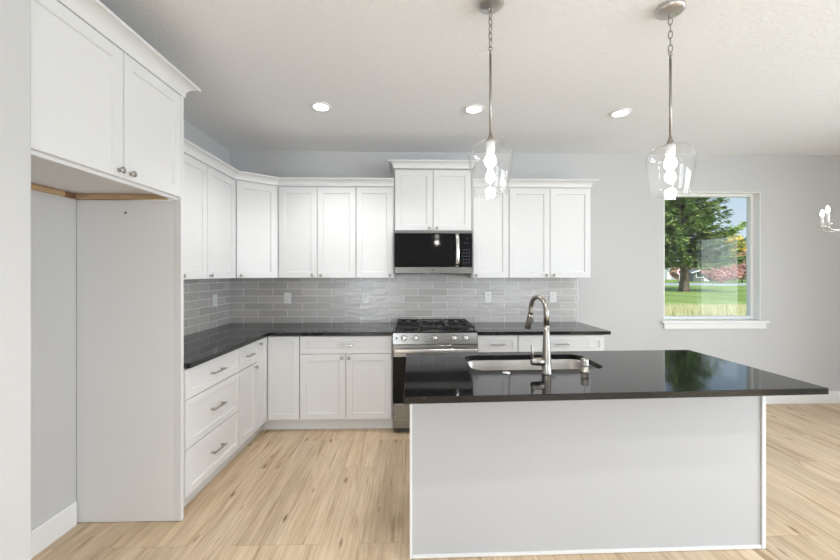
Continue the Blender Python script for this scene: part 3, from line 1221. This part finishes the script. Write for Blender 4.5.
for i in range(3):
    a = g0 + i * (seg + .004)
    b = a + seg
    cx_ = (a + b) / 2
    mb = MB()
    bw = .0065
    zt, zb = .958, .945
    y0_, y1_ = -.628, -.060
    mb.box(a, b, y0_, y0_ + 2 * bw, zb, zt, .002)
    mb.box(a, b, y1_ - 2 * bw, y1_, zb, zt, .002)
    mb.box(a, a + 2 * bw, y0_, y1_, zb, zt, .002)
    mb.box(b - 2 * bw, b, y0_, y1_, zb, zt, .002)
    mb.box(a, b, (y0_ + y1_) / 2 - bw, (y0_ + y1_) / 2 + bw, zb, zt, .002)
    for yc in ((-.19, -.49) if i != 1 else (-.34,)):
        L = .085 if i != 1 else .1
        for k in range(4):
            an = k * pi / 2 + pi / 4
            T_ = Matrix.Translation((cx_, yc, 0)) @ Matrix.Rotation(an, 4, 'Z')
            mb.box(.028, L + .045, -bw * .8, bw * .8, zb + .002, zt + .004, .002, M=T_)
    if i == 1:
        mb.box(cx_ - bw, cx_ + bw, y0_, -.44, zb, zt, .002)
        mb.box(cx_ - bw, cx_ + bw, -.24, y1_, zb, zt, .002)
    for fx in (a + bw, b - bw):
        for fy in (y0_ + bw, y1_ - bw):
            mb.box(fx - bw, fx + bw, fy - bw, fy + bw, .9225, zb)
    mb.build('grate', M['iron'], rg)

# ------------------------------------------------------------------ island
KS = .036          # the island stands very slightly askew to the back wall
IX0, IX1 = -.031, 1.929


def iy(x, y):
    return y + KS * (x - 0.0)


isl = thing('kitchen_island', 'large white kitchen island cabinet with a plain grey-white back panel', 'island', (0, 0, 0))
bx0, bx1, byf, byb = -.006, 1.857, -2.118, -1.560


def ibox(mb, x0, x1, y0, y1, z0, z1, b=.001):
    t = bmesh.new()
    bmesh.ops.create_cube(t, size=1)
    for v in t.verts:
        x = x0 + (v.co.x + .5) * (x1 - x0)
        v.co = Vector((x, y0 + (v.co.y + .5) * (y1 - y0), z0 + (v.co.z + .5) * (z1 - z0)))
    bmesh.ops.bevel(t, geom=t.edges[:], offset=b, segments=1, affect='EDGES')
    for v in t.verts:
        v.co.y = iy(v.co.x, v.co.y) if False else v.co.y + KIS * v.co.x
    mb.add(t)
    return mb


KIS = .012
mb = MB()
ibox(mb, bx0 + .003, bx1 - .003, byf + .010, byf + .028, .003, .8825)
ibox(mb, bx0 + .003, bx0 + .022, byf + .0285, byb - .025, .003, .8825)
ibox(mb, bx1 - .022, bx1 - .003, byf + .0285, byb - .025, .003, .8825)
ibox(mb, bx0 + .0225, bx1 - .0225, byf + .0285, byb - .025, .118, .136)
ibox(mb, bx0 + .0225, bx1 - .0225, byb - .10, byb - .085, .003, .1175)
mb.build('body', M['islandp'], isl)
mb = MB()
ibox(mb, bx0, bx0 + .014, byf, byf + .0095, .003, .8825)
mb.build('corner_trim', M['cab'], isl)
mb = MB()
ibox(mb, bx1 - .020, bx1, byf, byf + .0095, .003, .8825)
mb.build('corner_trim', M['cab'], isl)
mb = MB()
ibox(mb, bx0 + .0145, bx1 - .0205, byf + .002, byf + .0095, .003, .022)
mb.build('shoe_molding', M['cab'], isl)
# kitchen side fronts face the range
Mi = Matrix.Translation((0, byb + .010, 0)) @ Matrix.Rotation(pi + KIS, 4, 'Z')
fronts = [(-bx1 + .005, -1.27), (-1.268, -.75), (-.748, -.22), (-.218, -bx0 - .005)]
for i, (a, b) in enumerate(fronts):
    if i in (1, 2):
        MBd = shaker(a + G, b - G, BZ0, BZ1, -.001, M_=Mi).build('door', M['cab'], isl)
        knob(b - .03 if i == 1 else a + .03, .80, -.001, MBd, Mi)
    else:
        d2 = shaker(a + G, b - G, .727, BZ1, -.001, M_=Mi, rail=.045).build('drawer', M['cab'], isl)
        pull((a + b) / 2, .80, -.001, d2, .13, Mi)
        MBd = shaker(a + G, b - G, BZ0, .725, -.001, M_=Mi).build('door', M['cab'], isl)
        knob(a + .03, .69, -.001, MBd, Mi)

# island countertop with sink cut-out
SX0, SX1, SY0, SY1, SR = .338, 1.098, -1.975, -1.612, .075
YFl, YFr, YBl, YBr = -2.397, -2.320, -1.528, -1.470


def rrect(x0, x1, y0, y1, r, n=6, k=0.0):
    pts = []
    for cx, cy, a0 in ((x1 - r, y0 + r, -pi / 2), (x1 - r, y1 - r, 0), (x0 + r, y1 - r, pi / 2), (x0 + r, y0 + r, pi)):
        for i in range(n + 1):
            a = a0 + pi / 2 * i / n
            pts.append((cx + r * cos(a), cy + r * sin(a)))
    return [(x, y + k * (x - x0)) for x, y in pts]


def slab_with_hole(name, outer, hole, z0, z1, mat, ch=.0025):
    t = bmesh.new()

    def loop(pts, z):
        vs = [t.verts.new((x, y, z)) for x, y in pts]
        return vs, [t.edges.new((vs[i], vs[(i + 1) % len(vs)])) for i in range(len(vs))]
    cxo = sum(p[0] for p in outer) / len(outer)
    cyo = sum(p[1] for p in outer) / len(outer)
    ins = [(x - math.copysign(ch, x - cxo), y - math.copysign(ch, y - cyo)) for x, y in outer]
    hx = sum(p[0] for p in hole) / len(hole)
    hy = sum(p[1] for p in hole) / len(hole)
    hout = [(x + math.copysign(ch * .6, x - hx), y + math.copysign(ch * .6, y - hy)) for x, y in hole]
    loops = []
    for z, a, b in ((z1, ins, hout), (z0, ins, hole)):
        va, ea = loop(a, z)
        vb, eb = loop(b, z)
        bmesh.ops.triangle_fill(t, edges=ea + eb, use_beauty=True)
        loops.append((va, vb))
    vo1, _ = loop(outer, z1 - ch)
    vo0, _ = loop(outer, z0 + ch)
    vh1, _ = loop(hole, z1 - ch * .6)

    def bridge(A_, B_):
        n = len(A_)
        for i in range(n):
            t.faces.new((A_[i], A_[(i + 1) % n], B_[(i + 1) % n], B_[i]))
    bridge(loops[0][0], vo1)
    bridge(vo1, vo0)
    bridge(vo0, loops[1][0])
    bridge(loops[0][1], vh1)
    bridge(vh1, loops[1][1])
    bmesh.ops.recalc_face_normals(t, faces=t.faces[:])
    mb = MB()
    mb.add(t)
    return mb.build(name, mat)


HK = .03
hole = rrect(SX0, SX1, SY0, SY1, SR, 6, HK)
o = slab_with_hole('island_countertop', [(IX0, YFl), (IX1, YFr), (IX1, YBr), (IX0, YBl)], hole, .8835, .914, M['granite'])
tag(o, 'long polished dark granite island countertop with an undermount sink cut-out', 'countertop', 'dark granite countertops')

# sink
sk = thing('kitchen_sink', 'stainless undermount sink set in the island countertop', 'sink', (0, 0, 0))
mb = MB()
rings = []
for inset, z, rr in ((-.012, .8826, SR + .01), (.0, .8826, SR), (.003, .876, SR), (.010, .74, SR - .01), (.030, .715, SR - .015), (.06, .708, SR - .03)):
    rings.append([(x, y, z) for x, y in rrect(SX0 + inset, SX1 - inset, SY0 + inset, SY1 - inset, max(rr, .03), 6, HK)])
n = len(rings[0])
vs = [v for r_ in rings for v in r_]
fs = []
for i in range(len(rings) - 1):
    for k in range(n):
        fs.append((i * n + k, i * n + (k + 1) % n, (i + 1) * n + (k + 1) % n, (i + 1) * n + k))
fs.append(tuple((len(rings) - 1) * n + k for k in range(n)))
mb.faces(vs, fs, False)
bs = mb.build('basin', M['sink'], sk)
sol = bs.modifiers.new('thickness', 'SOLIDIFY')
sol.thickness = .0015
sol.offset = -1
for p in bs.data.polygons:
    p.use_smooth = True
MB().lathe([(0, .0), (.042, .0), (.042, .003), (.030, .003), (.026, .001), (0, .001)], 20, (.71, -1.72, .7085)).build('drain', M['bright'], sk)

# faucet
fa = thing('kitchen_faucet', 'tall brushed nickel gooseneck pull-down faucet on the island', 'faucet', (.717, -2.045, .9145))
mb = MB()
mb.lathe([(0, 0), (.0275, 0), (.0275, .004), (.0255, .007), (.0235, .06), (.0215, .11), (.0185, .17), (.0160, .215), (.0152, .245), (0, .245)], 24)
mb.build('body', M['nickel'], fa)
R_ = .072
pts = [(0, 0, .2452), (0, 0, .322)]
for k in range(1, 15):
    a = pi * k / 14 * 1.055
    rch = R_ * 1.22 * (1 - cos(a))
    pts.append((-sin(.15) * rch, cos(.15) * rch, .322 + R_ * 1.08 * sin(a)))
lx, ly, lz = pts[-1]
pts.append((lx - .001, ly + .0042, lz - .015))
mb = MB()
mb.tube(pts, [.0148] * 2 + [.0135] * (len(pts) - 2), 14)
mb.lathe([(.0158, 0), (.0158, .006), (.0150, .008)], 18, (0, 0, .246))
mb.build('gooseneck', M['nickel'], fa)
mb = MB()
hd = Vector((-.10, .30, -1)).normalized()
p0 = Vector((lx - .001, ly + .0045, lz - .0155))
mb.tube([p0, p0 + hd * .01, p0 + hd * .055, p0 + hd * .085, p0 + hd * .088], [.0148, .0162, .0172, .0195, .0175], 16)
mb.build('spray_head', M['nickel'], fa)
MB().box(lx + .010, lx + .019, ly + .010, ly + .024, lz - .068, lz - .040, .002).build('spray_button', M['dark'], fa)
mb = MB()
mb.tube([(-.017, 0, .062), (-.045, 0, .063), (-.075, 0, .062), (-.082, 0, .062)], [.0225, .0215, .0185, .015], 16)
hb = mb.build('handle', M['nickel'], fa)
mb = MB()
mb.tube([(-.074, 0, .072), (-.075, 0, .11), (-.077, 0, .148), (-.077, 0, .152)], [.0078, .0068, .0062, .0045], 10)
mb.build('lever', M['nickel'], hb)

ag = thing('air_gap', 'short brushed nickel air gap cap right of the faucet', 'air gap', (.936, -2.015, .9145))
MB().lathe([(0, 0), (.024, 0), (.024, .004), (.0205, .006), (.0205, .066), (.0185, .071), (0, .0715)], 22).build('cap', M['nickel'], ag)
MB().lathe([(.0209, 0), (.0216, .001), (.0216, .004), (.0209, .005)], 22, (0, 0, .030), closed=True).build('vent_ring', M['dark'], ag)
bt = thing('air_switch_button', 'flat round nickel air switch button left of the faucet', 'button', (.506, -2.030, .9145))
MB().lathe([(0, 0), (.0225, 0), (.0235, .002), (.0215, .0045), (.015, .005), (0, .005)], 22).build('flange', M['bright'], bt)
MB().lathe([(0, .0051), (.0135, .0051), (.0130, .008), (0, .009)], 20).build('push_cap', M['bright'], bt)

# ------------------------------------------------------------------ pendants


def make_pendant(label, loc, link_rot):
    r = thing('pendant_light', label, 'pendant light', loc, 0, 'clear glass pendant lights over the island')
    # local z = 0 on the ceiling, everything hangs down
    MB().lathe([(0, -.0006), (.062, -.0006), (.064, -.004), (.064, -.020), (.058, -.026), (.050, -.029), (.012, -.034), (0, -.034)], 28).build('canopy', M['canopym'], r)
    mb = MB()
    mb.tube([(.009 * cos(a), 0, -.045 + .011 * sin(a)) for a in [2 * pi * k / 14 for k in range(14)]], .0028, 8, closed=True)
    mb.build('loop', M['nickel'], r)
    zt = -.052
    nl = 5
    z_end = -.222
    pitch = (zt - z_end) / nl
    for i in range(nl):
        zc = zt - pitch * (i + .5)
        hl = pitch / 2 + .0035
        pts = []
        for k in range(16):
            a = 2 * pi * k / 16
            x = .0085 * cos(a)
            z = hl * sin(a)
            pts.append((x, 0, zc + math.copysign(abs(z) ** .85 * hl ** .15, z)))
        T_ = Matrix.Rotation(link_rot + (pi / 2 if i % 2 == 0 else 0), 4, 'Z')
        MB().tube(pts, .0027, 6, closed=True, M=T_).build('chain_link', M['nickel'], r)
    mb = MB()
    mb.tube([(.008 * cos(a), 0, -.230 + .009 * sin(a)) for a in [2 * pi * k / 14 for k in range(14)]], .0025, 8, closed=True)
    mb.lathe([(0, 0), (.0055, 0), (.0062, -.018), (0, -.018)], 12, (0, 0, -.240))
    mb.lathe([(.0058, -.257), (.0058, -.648), (0, -.648), (0, -.257)], 14, closed=True)
    mb.lathe([(0, -.640), (.007, -.640), (.010, -.655), (.020, -.676), (.020, -.680), (0, -.680)], 20)
    mb.build('rod', M['nickel'], r)
    sk_ = MB().lathe([(0, -.6805), (.021, -.6805), (.021, -.728), (.017, -.735), (0, -.735)], 20).build('socket', M['trimw'], r)
    zb = -.7355
    MB().lathe([(0, zb), (.013, zb), (.014, zb - .010), (.020, zb - .018), (.027, zb - .030), (.0285, zb - .040), (.026, zb - .052), (.018, zb - .062), (.008, zb - .0665), (0, zb - .0675)], 22).build('bulb', M['bulb'], r)
    prof = [(.0212, -.6812), (.040, -.683), (.062, -.689), (.083, -.701), (.097, -.718), (.1035, -.740), (.1040, -.765), (.1010, -.800), (.0945, -.850), (.0875, -.895), (.0805, -.937)]
    inner = [(max(a - .0028, .0205), b - (.0028 if i < 3 else 0)) for i, (a, b) in enumerate(prof)][::-1]
    rim = [(.0798, -.9385), (.0782, -.9385)]
    MB().lathe(prof + rim + inner, 48, closed=True).build('glass_shade', M['shade'], r)
    lt = add_light('pendant_glow', 'POINT', (0, 0, -.86), 3.5, (1, .95, .88), shadow_soft_size=.03)
    lt.parent = r
    return r


make_pendant('clear glass pendant light over the sink, left of the two', (.384, -2.205, ZC), .5)
make_pendant('clear glass pendant light in front of the window, right of the two', (1.283, -2.185, ZC), .9)

# ------------------------------------------------------------------ recessed ceiling lights
CANS = [(-.707, -1.067, 'round recessed ceiling light at the left, above the corner cabinets'),
        (.504, -1.058, 'round recessed ceiling light in the middle, in front of the microwave'),
        (1.714, -1.016, 'round recessed ceiling light at the right, between the pendants')]
proto = thing('recessed_light', CANS[0][2], 'ceiling light', (CANS[0][0], CANS[0][1], ZC), 0, 'recessed ceiling lights')
MB().lathe([(.058, -.001), (.083, -.001), (.083, -.004), (.078, -.009), (.062, -.011), (.058, -.008)], 36, closed=True).build('ring', M['trimw'], proto)
MB().lathe([(0, -.002), (.0575, -.002), (.0575, -.0075), (0, -.0075)], 32).build('lens', M['lens'], proto)
for x, y, lb in CANS[1:]:
    dup(proto, (x, y, ZC), None, lb)
for x, y, e in ((-.707, -1.067, 44), (.504, -1.058, 17), (1.714, -1.016, 6), (2.75, -3.85, 80), (.3, -3.4, 60), (-.6, -5.4, 36), (2.6, -6.2, 36)):  # spots without a fixture are unseen; all but the first only added for brightness
    add_light('can_and_fill_spot', 'SPOT', (x, y, ZC - .03), e, (1, .98, .965), target=(x, y, 0), spot_size=radians(130), spot_blend=.6, shadow_soft_size=.05)

# ------------------------------------------------------------------ chandelier at the right edge
ch = thing('chandelier', 'polished candle chandelier by the right end of the back wall', 'chandelier', (3.447, -1.29, ZC))
zr = -2.76 + 1.815
MB().lathe([(0, -.001), (.06, -.001), (.06, -.02), (.02, -.035), (0, -.035)], 24).build('canopy', M['bright'], ch)
MB().lathe([(.006, -.030), (.006, zr - .02), (.018, zr - .03), (.030, zr - .06), (.018, zr - .10), (.006, zr - .12), (0, zr - .13), (0, -.030)], 18, closed=True).build('column', M['bright'], ch)
NA = 6
for k in range(NA):
    a = radians(167.3) - k * 2 * pi / NA
    ca, sa = cos(a), sin(a)
    pts = []
    for rr, zz in ((.018, .030), (.05, .012), (.09, -.010), (.13, -.027), (.17, -.037), (.205, -.039), (.230, -.030), (.246, -.014), (.252, 0)):
        pts.append((rr * ca, rr * sa, zr + zz))
    arm = MB().tube(pts, .005, 8).build('arm', M['bright'], ch)
    tx, ty, tz = pts[-1]
    MB().lathe([(0, 0), (.012, 0), (.028, .010), (.030, .014), (.011, .014), (0, .012)], 18, (tx, ty, tz)).build('cup', M['bright'], arm)
    MB().lathe([(0, .0145), (.0105, .0145), (.0105, .095), (0, .095)], 14, (tx, ty, tz)).build('candle_sleeve', M['trimw'], arm)
    MB().lathe([(0, .0955), (.007, .0955), (.0115, .108), (.0125, .118), (.009, .136), (.003, .150), (0, .152)], 14, (tx, ty, tz)).build('bulb', M['candle'], arm)

# ------------------------------------------------------------------ outdoors
GZ = -.35
rnd = random.Random(7)


def at(px, d, z=GZ):
    """ground point seen at image column px, at distance d along the view axis"""
    r_ = (px - 420) / FPX * d
    return (r_ * cos(CAM_YAW) + d * sin(CAM_YAW), d * cos(CAM_YAW) - r_ * sin(CAM_YAW) - CAM_D, z)


struct(MB().box(-60, 160, .6, 220, GZ - .3, GZ).build('lawn', M['grassy']))
struct(MB().box(-60, 160, 50.5, 62.5, GZ + .001, GZ + .02).build('road', M['road']))


def leaf_cards(mb, c, rad, n, size, rng, flat=1.0):
    """small folded leaf clumps scattered through an ellipsoid shell"""
    bm = mb.bm
    for _ in range(n):
        while True:
            p = Vector((rng.uniform(-1, 1), rng.uniform(-1, 1), rng.uniform(-1, 1)))
            if .25 < p.length < 1:
                break
        p = p * (p.length ** -.35)
        if p.length > 1.08:
            p *= 1 / p.length
        q = Vector(c) + Vector((p.x * rad[0], p.y * rad[1], p.z * rad[2]))
        u = Vector((rng.uniform(-1, 1), rng.uniform(-1, 1), rng.uniform(-.6, .6))).normalized()
        w = u.cross(Vector((rng.uniform(-1, 1), rng.uniform(-1, 1), rng.uniform(-1, 1)))).normalized()
        s = size * rng.uniform(.6, 1.35)
        vs = [bm.verts.new(q + u * s * a + w * s * b * flat) for a, b in ((-.5, 0), (0, -.35), (.6, 0), (0, .35))]
        bm.faces.new(vs)


# big conifer
tx, ty, _ = at(684, 37)
tree = thing('conifer_tree', 'big green conifer standing on the lawn outside the window', 'tree', (tx, ty, GZ))
mb = MB()
mb.tube([(0, 0, 0), (0, 0, .25), (.05, 0, 1.2), (.05, 0, 3), (0, .05, 6), (0, 0, 9.5), (0, 0, 13.2)], [.62, .46, .40, .36, .27, .16, .03], 12)
mb.build('trunk', M['bark'], tree)
mb = MB()
fo = MB()
ztop = 13.6
z = 2.75
wh = 0
while z < ztop - .3:
    t = (z - 2.75) / (ztop - 2.75)
    Lmax = 4.6 * (1 - t) ** .72 + .35
    nb = 9 if t < .6 else 7
    for k in range(nb):
        a = 2 * pi * (k + rnd.uniform(-.4, .4)) / nb + wh * .7
        L = Lmax * rnd.uniform(.62, 1.12)
        z0 = z + rnd.uniform(-.2, .2)
        dr_ = rnd.uniform(-.16, .02) if t < .5 else rnd.uniform(-.05, .25)
        pts = []
        for j in range(6):
            s = j / 5
            pts.append((cos(a) * L * s, sin(a) * L * s, z0 + dr_ * L * s + .22 * L * s * s))
        mb.tube(pts, [.05 * (1 - .8 * j / 5) * (1.2 - t) + .008 for j in range(6)], 4, caps=False)
        ns = int(34 * L) + 12
        for q in range(ns):
            s = rnd.uniform(.18, 1.04)
            j = min(int(s * 5), 4)
            f = s * 5 - j
            p = Vector(pts[j]).lerp(Vector(pts[j + 1]), f) + Vector((0, 0, rnd.uniform(-.22, .18)))
            side = rnd.choice((-1, 1))
            dirv = Vector((cos(a + side * rnd.uniform(.3, 1.1)), sin(a + side * rnd.uniform(.3, 1.1)), rnd.uniform(-.7, .4))).normalized()
            l_ = rnd.uniform(.35, .75) * (1.15 - .5 * s)
            w = dirv.cross(Vector((rnd.uniform(-.5, .5), rnd.uniform(-.5, .5), 1))).normalized() * rnd.uniform(.07, .14)
            vs = [fo.bm.verts.new(p), fo.bm.verts.new(p + dirv * l_ * .45 + w), fo.bm.verts.new(p + dirv * l_), fo.bm.verts.new(p + dirv * l_ * .45 - w)]
            fo.bm.faces.new(vs)
    z += .42
    wh += 1
# one long limb reaching to the right
limb = [(0, 0, 5.0), (1.5, -.4, 5.05), (3.2, -.7, 5.6), (4.6, -.9, 6.3), (5.6, -1.0, 7.0)]
mb.tube(limb, [.12, .09, .07, .045, .02], 6, caps=False)
for q in range(190):
    s = rnd.uniform(.3, 1.02) * 4
    j = min(int(s), 3)
    p = Vector(limb[j]).lerp(Vector(limb[j + 1]), s - j)
    dirv = Vector((rnd.uniform(-.1, 1), rnd.uniform(-.6, .6), rnd.uniform(-.5, .45))).normalized()
    l_ = rnd.uniform(.35, .8)
    w = dirv.cross(Vector((rnd.uniform(-.5, .5), 1, rnd.uniform(-.5, .5)))).normalized() * rnd.uniform(.07, .13)
    vs = [fo.bm.verts.new(p), fo.bm.verts.new(p + dirv * l_ * .45 + w), fo.bm.verts.new(p + dirv * l_), fo.bm.verts.new(p + dirv * l_ * .45 - w)]
    fo.bm.faces.new(vs)
mb.build('branches', M['bark'], tree)
fo.build('foliage', M['conifer'], tree)


def tree_round(name, label, px, d, h, w, mat, trunk_h, n, size, group, blobs=5):
    x, y, _ = at(px, d)
    r_ = thing(name, label, 'tree' if 'tree' in name else 'shrub', (x, y, GZ), 0, group)
    t_ = MB().tube([(0, 0, 0), (0, 0, trunk_h), (.05, 0, h * .6)], [.02 * h + .04, .015 * h + .03, .02], 8)
    t_.build('trunk', M['bark'], r_)
    f_ = MB()
    zc = trunk_h + (h - trunk_h) * .5
    for b in range(blobs):
        a = 2 * pi * b / blobs + rnd.uniform(-.3, .3)
        o_ = w * .28
        c = (cos(a) * o_, sin(a) * o_, zc + rnd.uniform(-.22, .22) * (h - trunk_h))
        leaf_cards(f_, c, (w * .30, w * .30, (h - trunk_h) * .34), n // blobs, size, rnd)
    leaf_cards(f_, (0, 0, zc), (w * .34, w * .34, (h - trunk_h) * .5), n // 3, size, rnd)
    f_.build('foliage', mat, r_)
    return r_


gT = 'trees across the road'
tree_round('maple_tree', 'pinkish red young tree across the road, in the middle of the window', 722, 67, 3.3, 5.6, M['redleaf'], .5, 1500, .4, gT)
tree_round('maple_tree', 'red tree at the right edge of the window view', 742, 75, 4.9, 5.6, M['redleaf'], .5, 1700, .45, gT)
tree_round('maple_tree', 'tall orange red tree cut off by the right window jamb', 757, 86, 7.6, 6.0, M['orangeleaf'], 1.4, 1600, .6, gT)
tree_round('maple_tree', 'orange tree just right of the conifer trunk across the road', 694, 128, 5.4, 6.0, M['orangeleaf'], .5, 1200, .5, gT)
tree_round('maple_tree', 'pinkish tree just left of the conifer trunk across the road', 679, 70, 3.2, 2.4, M['orangeleaf'], .5, 1100, .5, gT)
tree_round('birch_tree', 'yellow autumn tree rising behind the red trees', 735, 98, 12.4, 4.4, M['yellowleaf'], 4.5, 1600, .65, gT)
tree_round('evergreen_tree', 'dark green tree behind the red trees at the right', 754, 124, 14.0, 9.0, M['darkleaf'], 2.0, 2600, .9, gT)
tree_round('evergreen_tree', 'mid green bushy tree right of the conifer, below the yellow tree', 719, 114, 8.2, 7.6, M['midleaf'], 1.5, 2400, .85, gT)
tree_round('evergreen_tree', 'dark green tree far behind the conifer trunk', 703, 142, 10.0, 9.0, M['darkleaf'], 1.5, 2200, .9, gT)
tree_round('evergreen_tree', 'dark green tree far behind the grey house at the left window edge', 663, 146, 9.5, 9.0, M['darkleaf'], 1.5, 2000, .9, gT)
tree_round('round_bush', 'low dark green bush beside the dark house across the road', 711, 76, 2.0, 2.2, M['darkleaf'], .2, 600, .4, gT)

# houses


def house(label, px, d, w, dep, hw, hr, wall, rz):
    x, y, _ = at(px, d)
    r_ = thing('house', label, 'house', (x, y, GZ), rz, 'houses across the road')
    MB().prism([(-w / 2, -dep / 2), (w / 2, -dep / 2), (w / 2, dep / 2), (-w / 2, dep / 2)], 0, hw).build('wall', wall, r_)
    mb = MB()
    T_ = Matrix.Translation((0, 0, 0)) @ Matrix.Rotation(pi / 2, 4, 'X')
    mb.prism([(-w / 2, hw), (w / 2, hw), (0, hw + hr - .1)], -dep / 2 + .02, dep / 2 - .02, M=T_)
    mb.build('gable', wall, r_)
    mb = MB()
    e = .5
    k = hr / (w / 2)
    for s in (-1, 1):
        mb.prism([(0, hw + hr), (s * (w / 2 + e), hw - k * e), (s * (w / 2 + e), hw - k * e + .25), (0, hw + hr + .28)], -dep / 2 - e, dep / 2 + e, M=T_)
    mb.build('roof', M['shingle'], r_)
    mb = MB()
    for s in (-1, 1):
        mb.prism([(0, hw + hr - .02), (s * (w / 2 + e), hw - k * e - .02), (s * (w / 2 + e), hw - k * e + .27), (0, hw + hr + .30)], dep / 2 + e, dep / 2 + e + .12, M=T_)
    mb.build('fascia', M['houset'], r_)
    for wx in (-w * .25, w * .25):
        f = MB().box(wx - .75, wx + .75, -dep / 2 - .08, -dep / 2 - .005, .9, 2.3).build('window', M['houset'], r_)
        MB().box(wx - .6, wx + .6, -dep / 2 - .10, -dep / 2 - .081, 1.05, 2.15).build('pane', M['winout'], f)
    MB().box(-.5, .5, -dep / 2 - .07, -dep / 2 - .005, .1, 2.2).build('door', M['houset'], r_)
    return r_


house('grey gabled house at the left edge of the window view', 667, 112, 9.0, 9, 2.4, 1.9, M['siding'], -.5)
house('low dark house partly hidden behind the conifer trunk', 702, 85, 5.2, 5, 2.0, 1.0, M['siding2'], -.35)

sg = thing('road_sign', 'small red and white sign beside the conifer trunk', 'sign', at(679.5, 64))
MB().tube([(0, 0, 0), (0, 0, 1.9)], .05, 6).build('post', M['houset'], sg)
TT = Matrix.Translation((0, -.07, 2.1)) @ Matrix.Rotation(pi / 2, 4, 'X')
MB().lathe([(0, 0), (.52, 0), (.52, .04), (0, .04)], 8, M=TT, smooth=False).build('plate', M['houset'], sg)
MB().lathe([(0, .041), (.30, .041), (.30, .05), (0, .05)], 8, M=TT, smooth=False).build('face', M['signred'], sg)

# tall dry grass at the near edge of the lawn
tg = MB()
for _ in range(3800):
    d = rnd.uniform(14.5, 20.5)
    px = rnd.uniform(640, 790)
    x, y, _z = at(px, d)
    hgt = rnd.uniform(.12, .50) * min(1.0, (21.5 - d) / 4)
    a = rnd.uniform(0, 2 * pi)
    w = .018
    lean = Vector((rnd.uniform(-.12, .12), rnd.uniform(-.12, .12), 0))
    b0 = Vector((x, y, GZ))
    sx = Vector((cos(a) * w, sin(a) * w, 0))
    vs = [tg.bm.verts.new(b0 - sx), tg.bm.verts.new(b0 + sx), tg.bm.verts.new(b0 + lean + Vector((0, 0, hgt)))]
    tg.bm.faces.new(vs)
o = tg.build('dry_grass', M['blond'])
tag(o, 'tall blond dry grass along the near edge of the lawn', 'grass', kind='stuff')
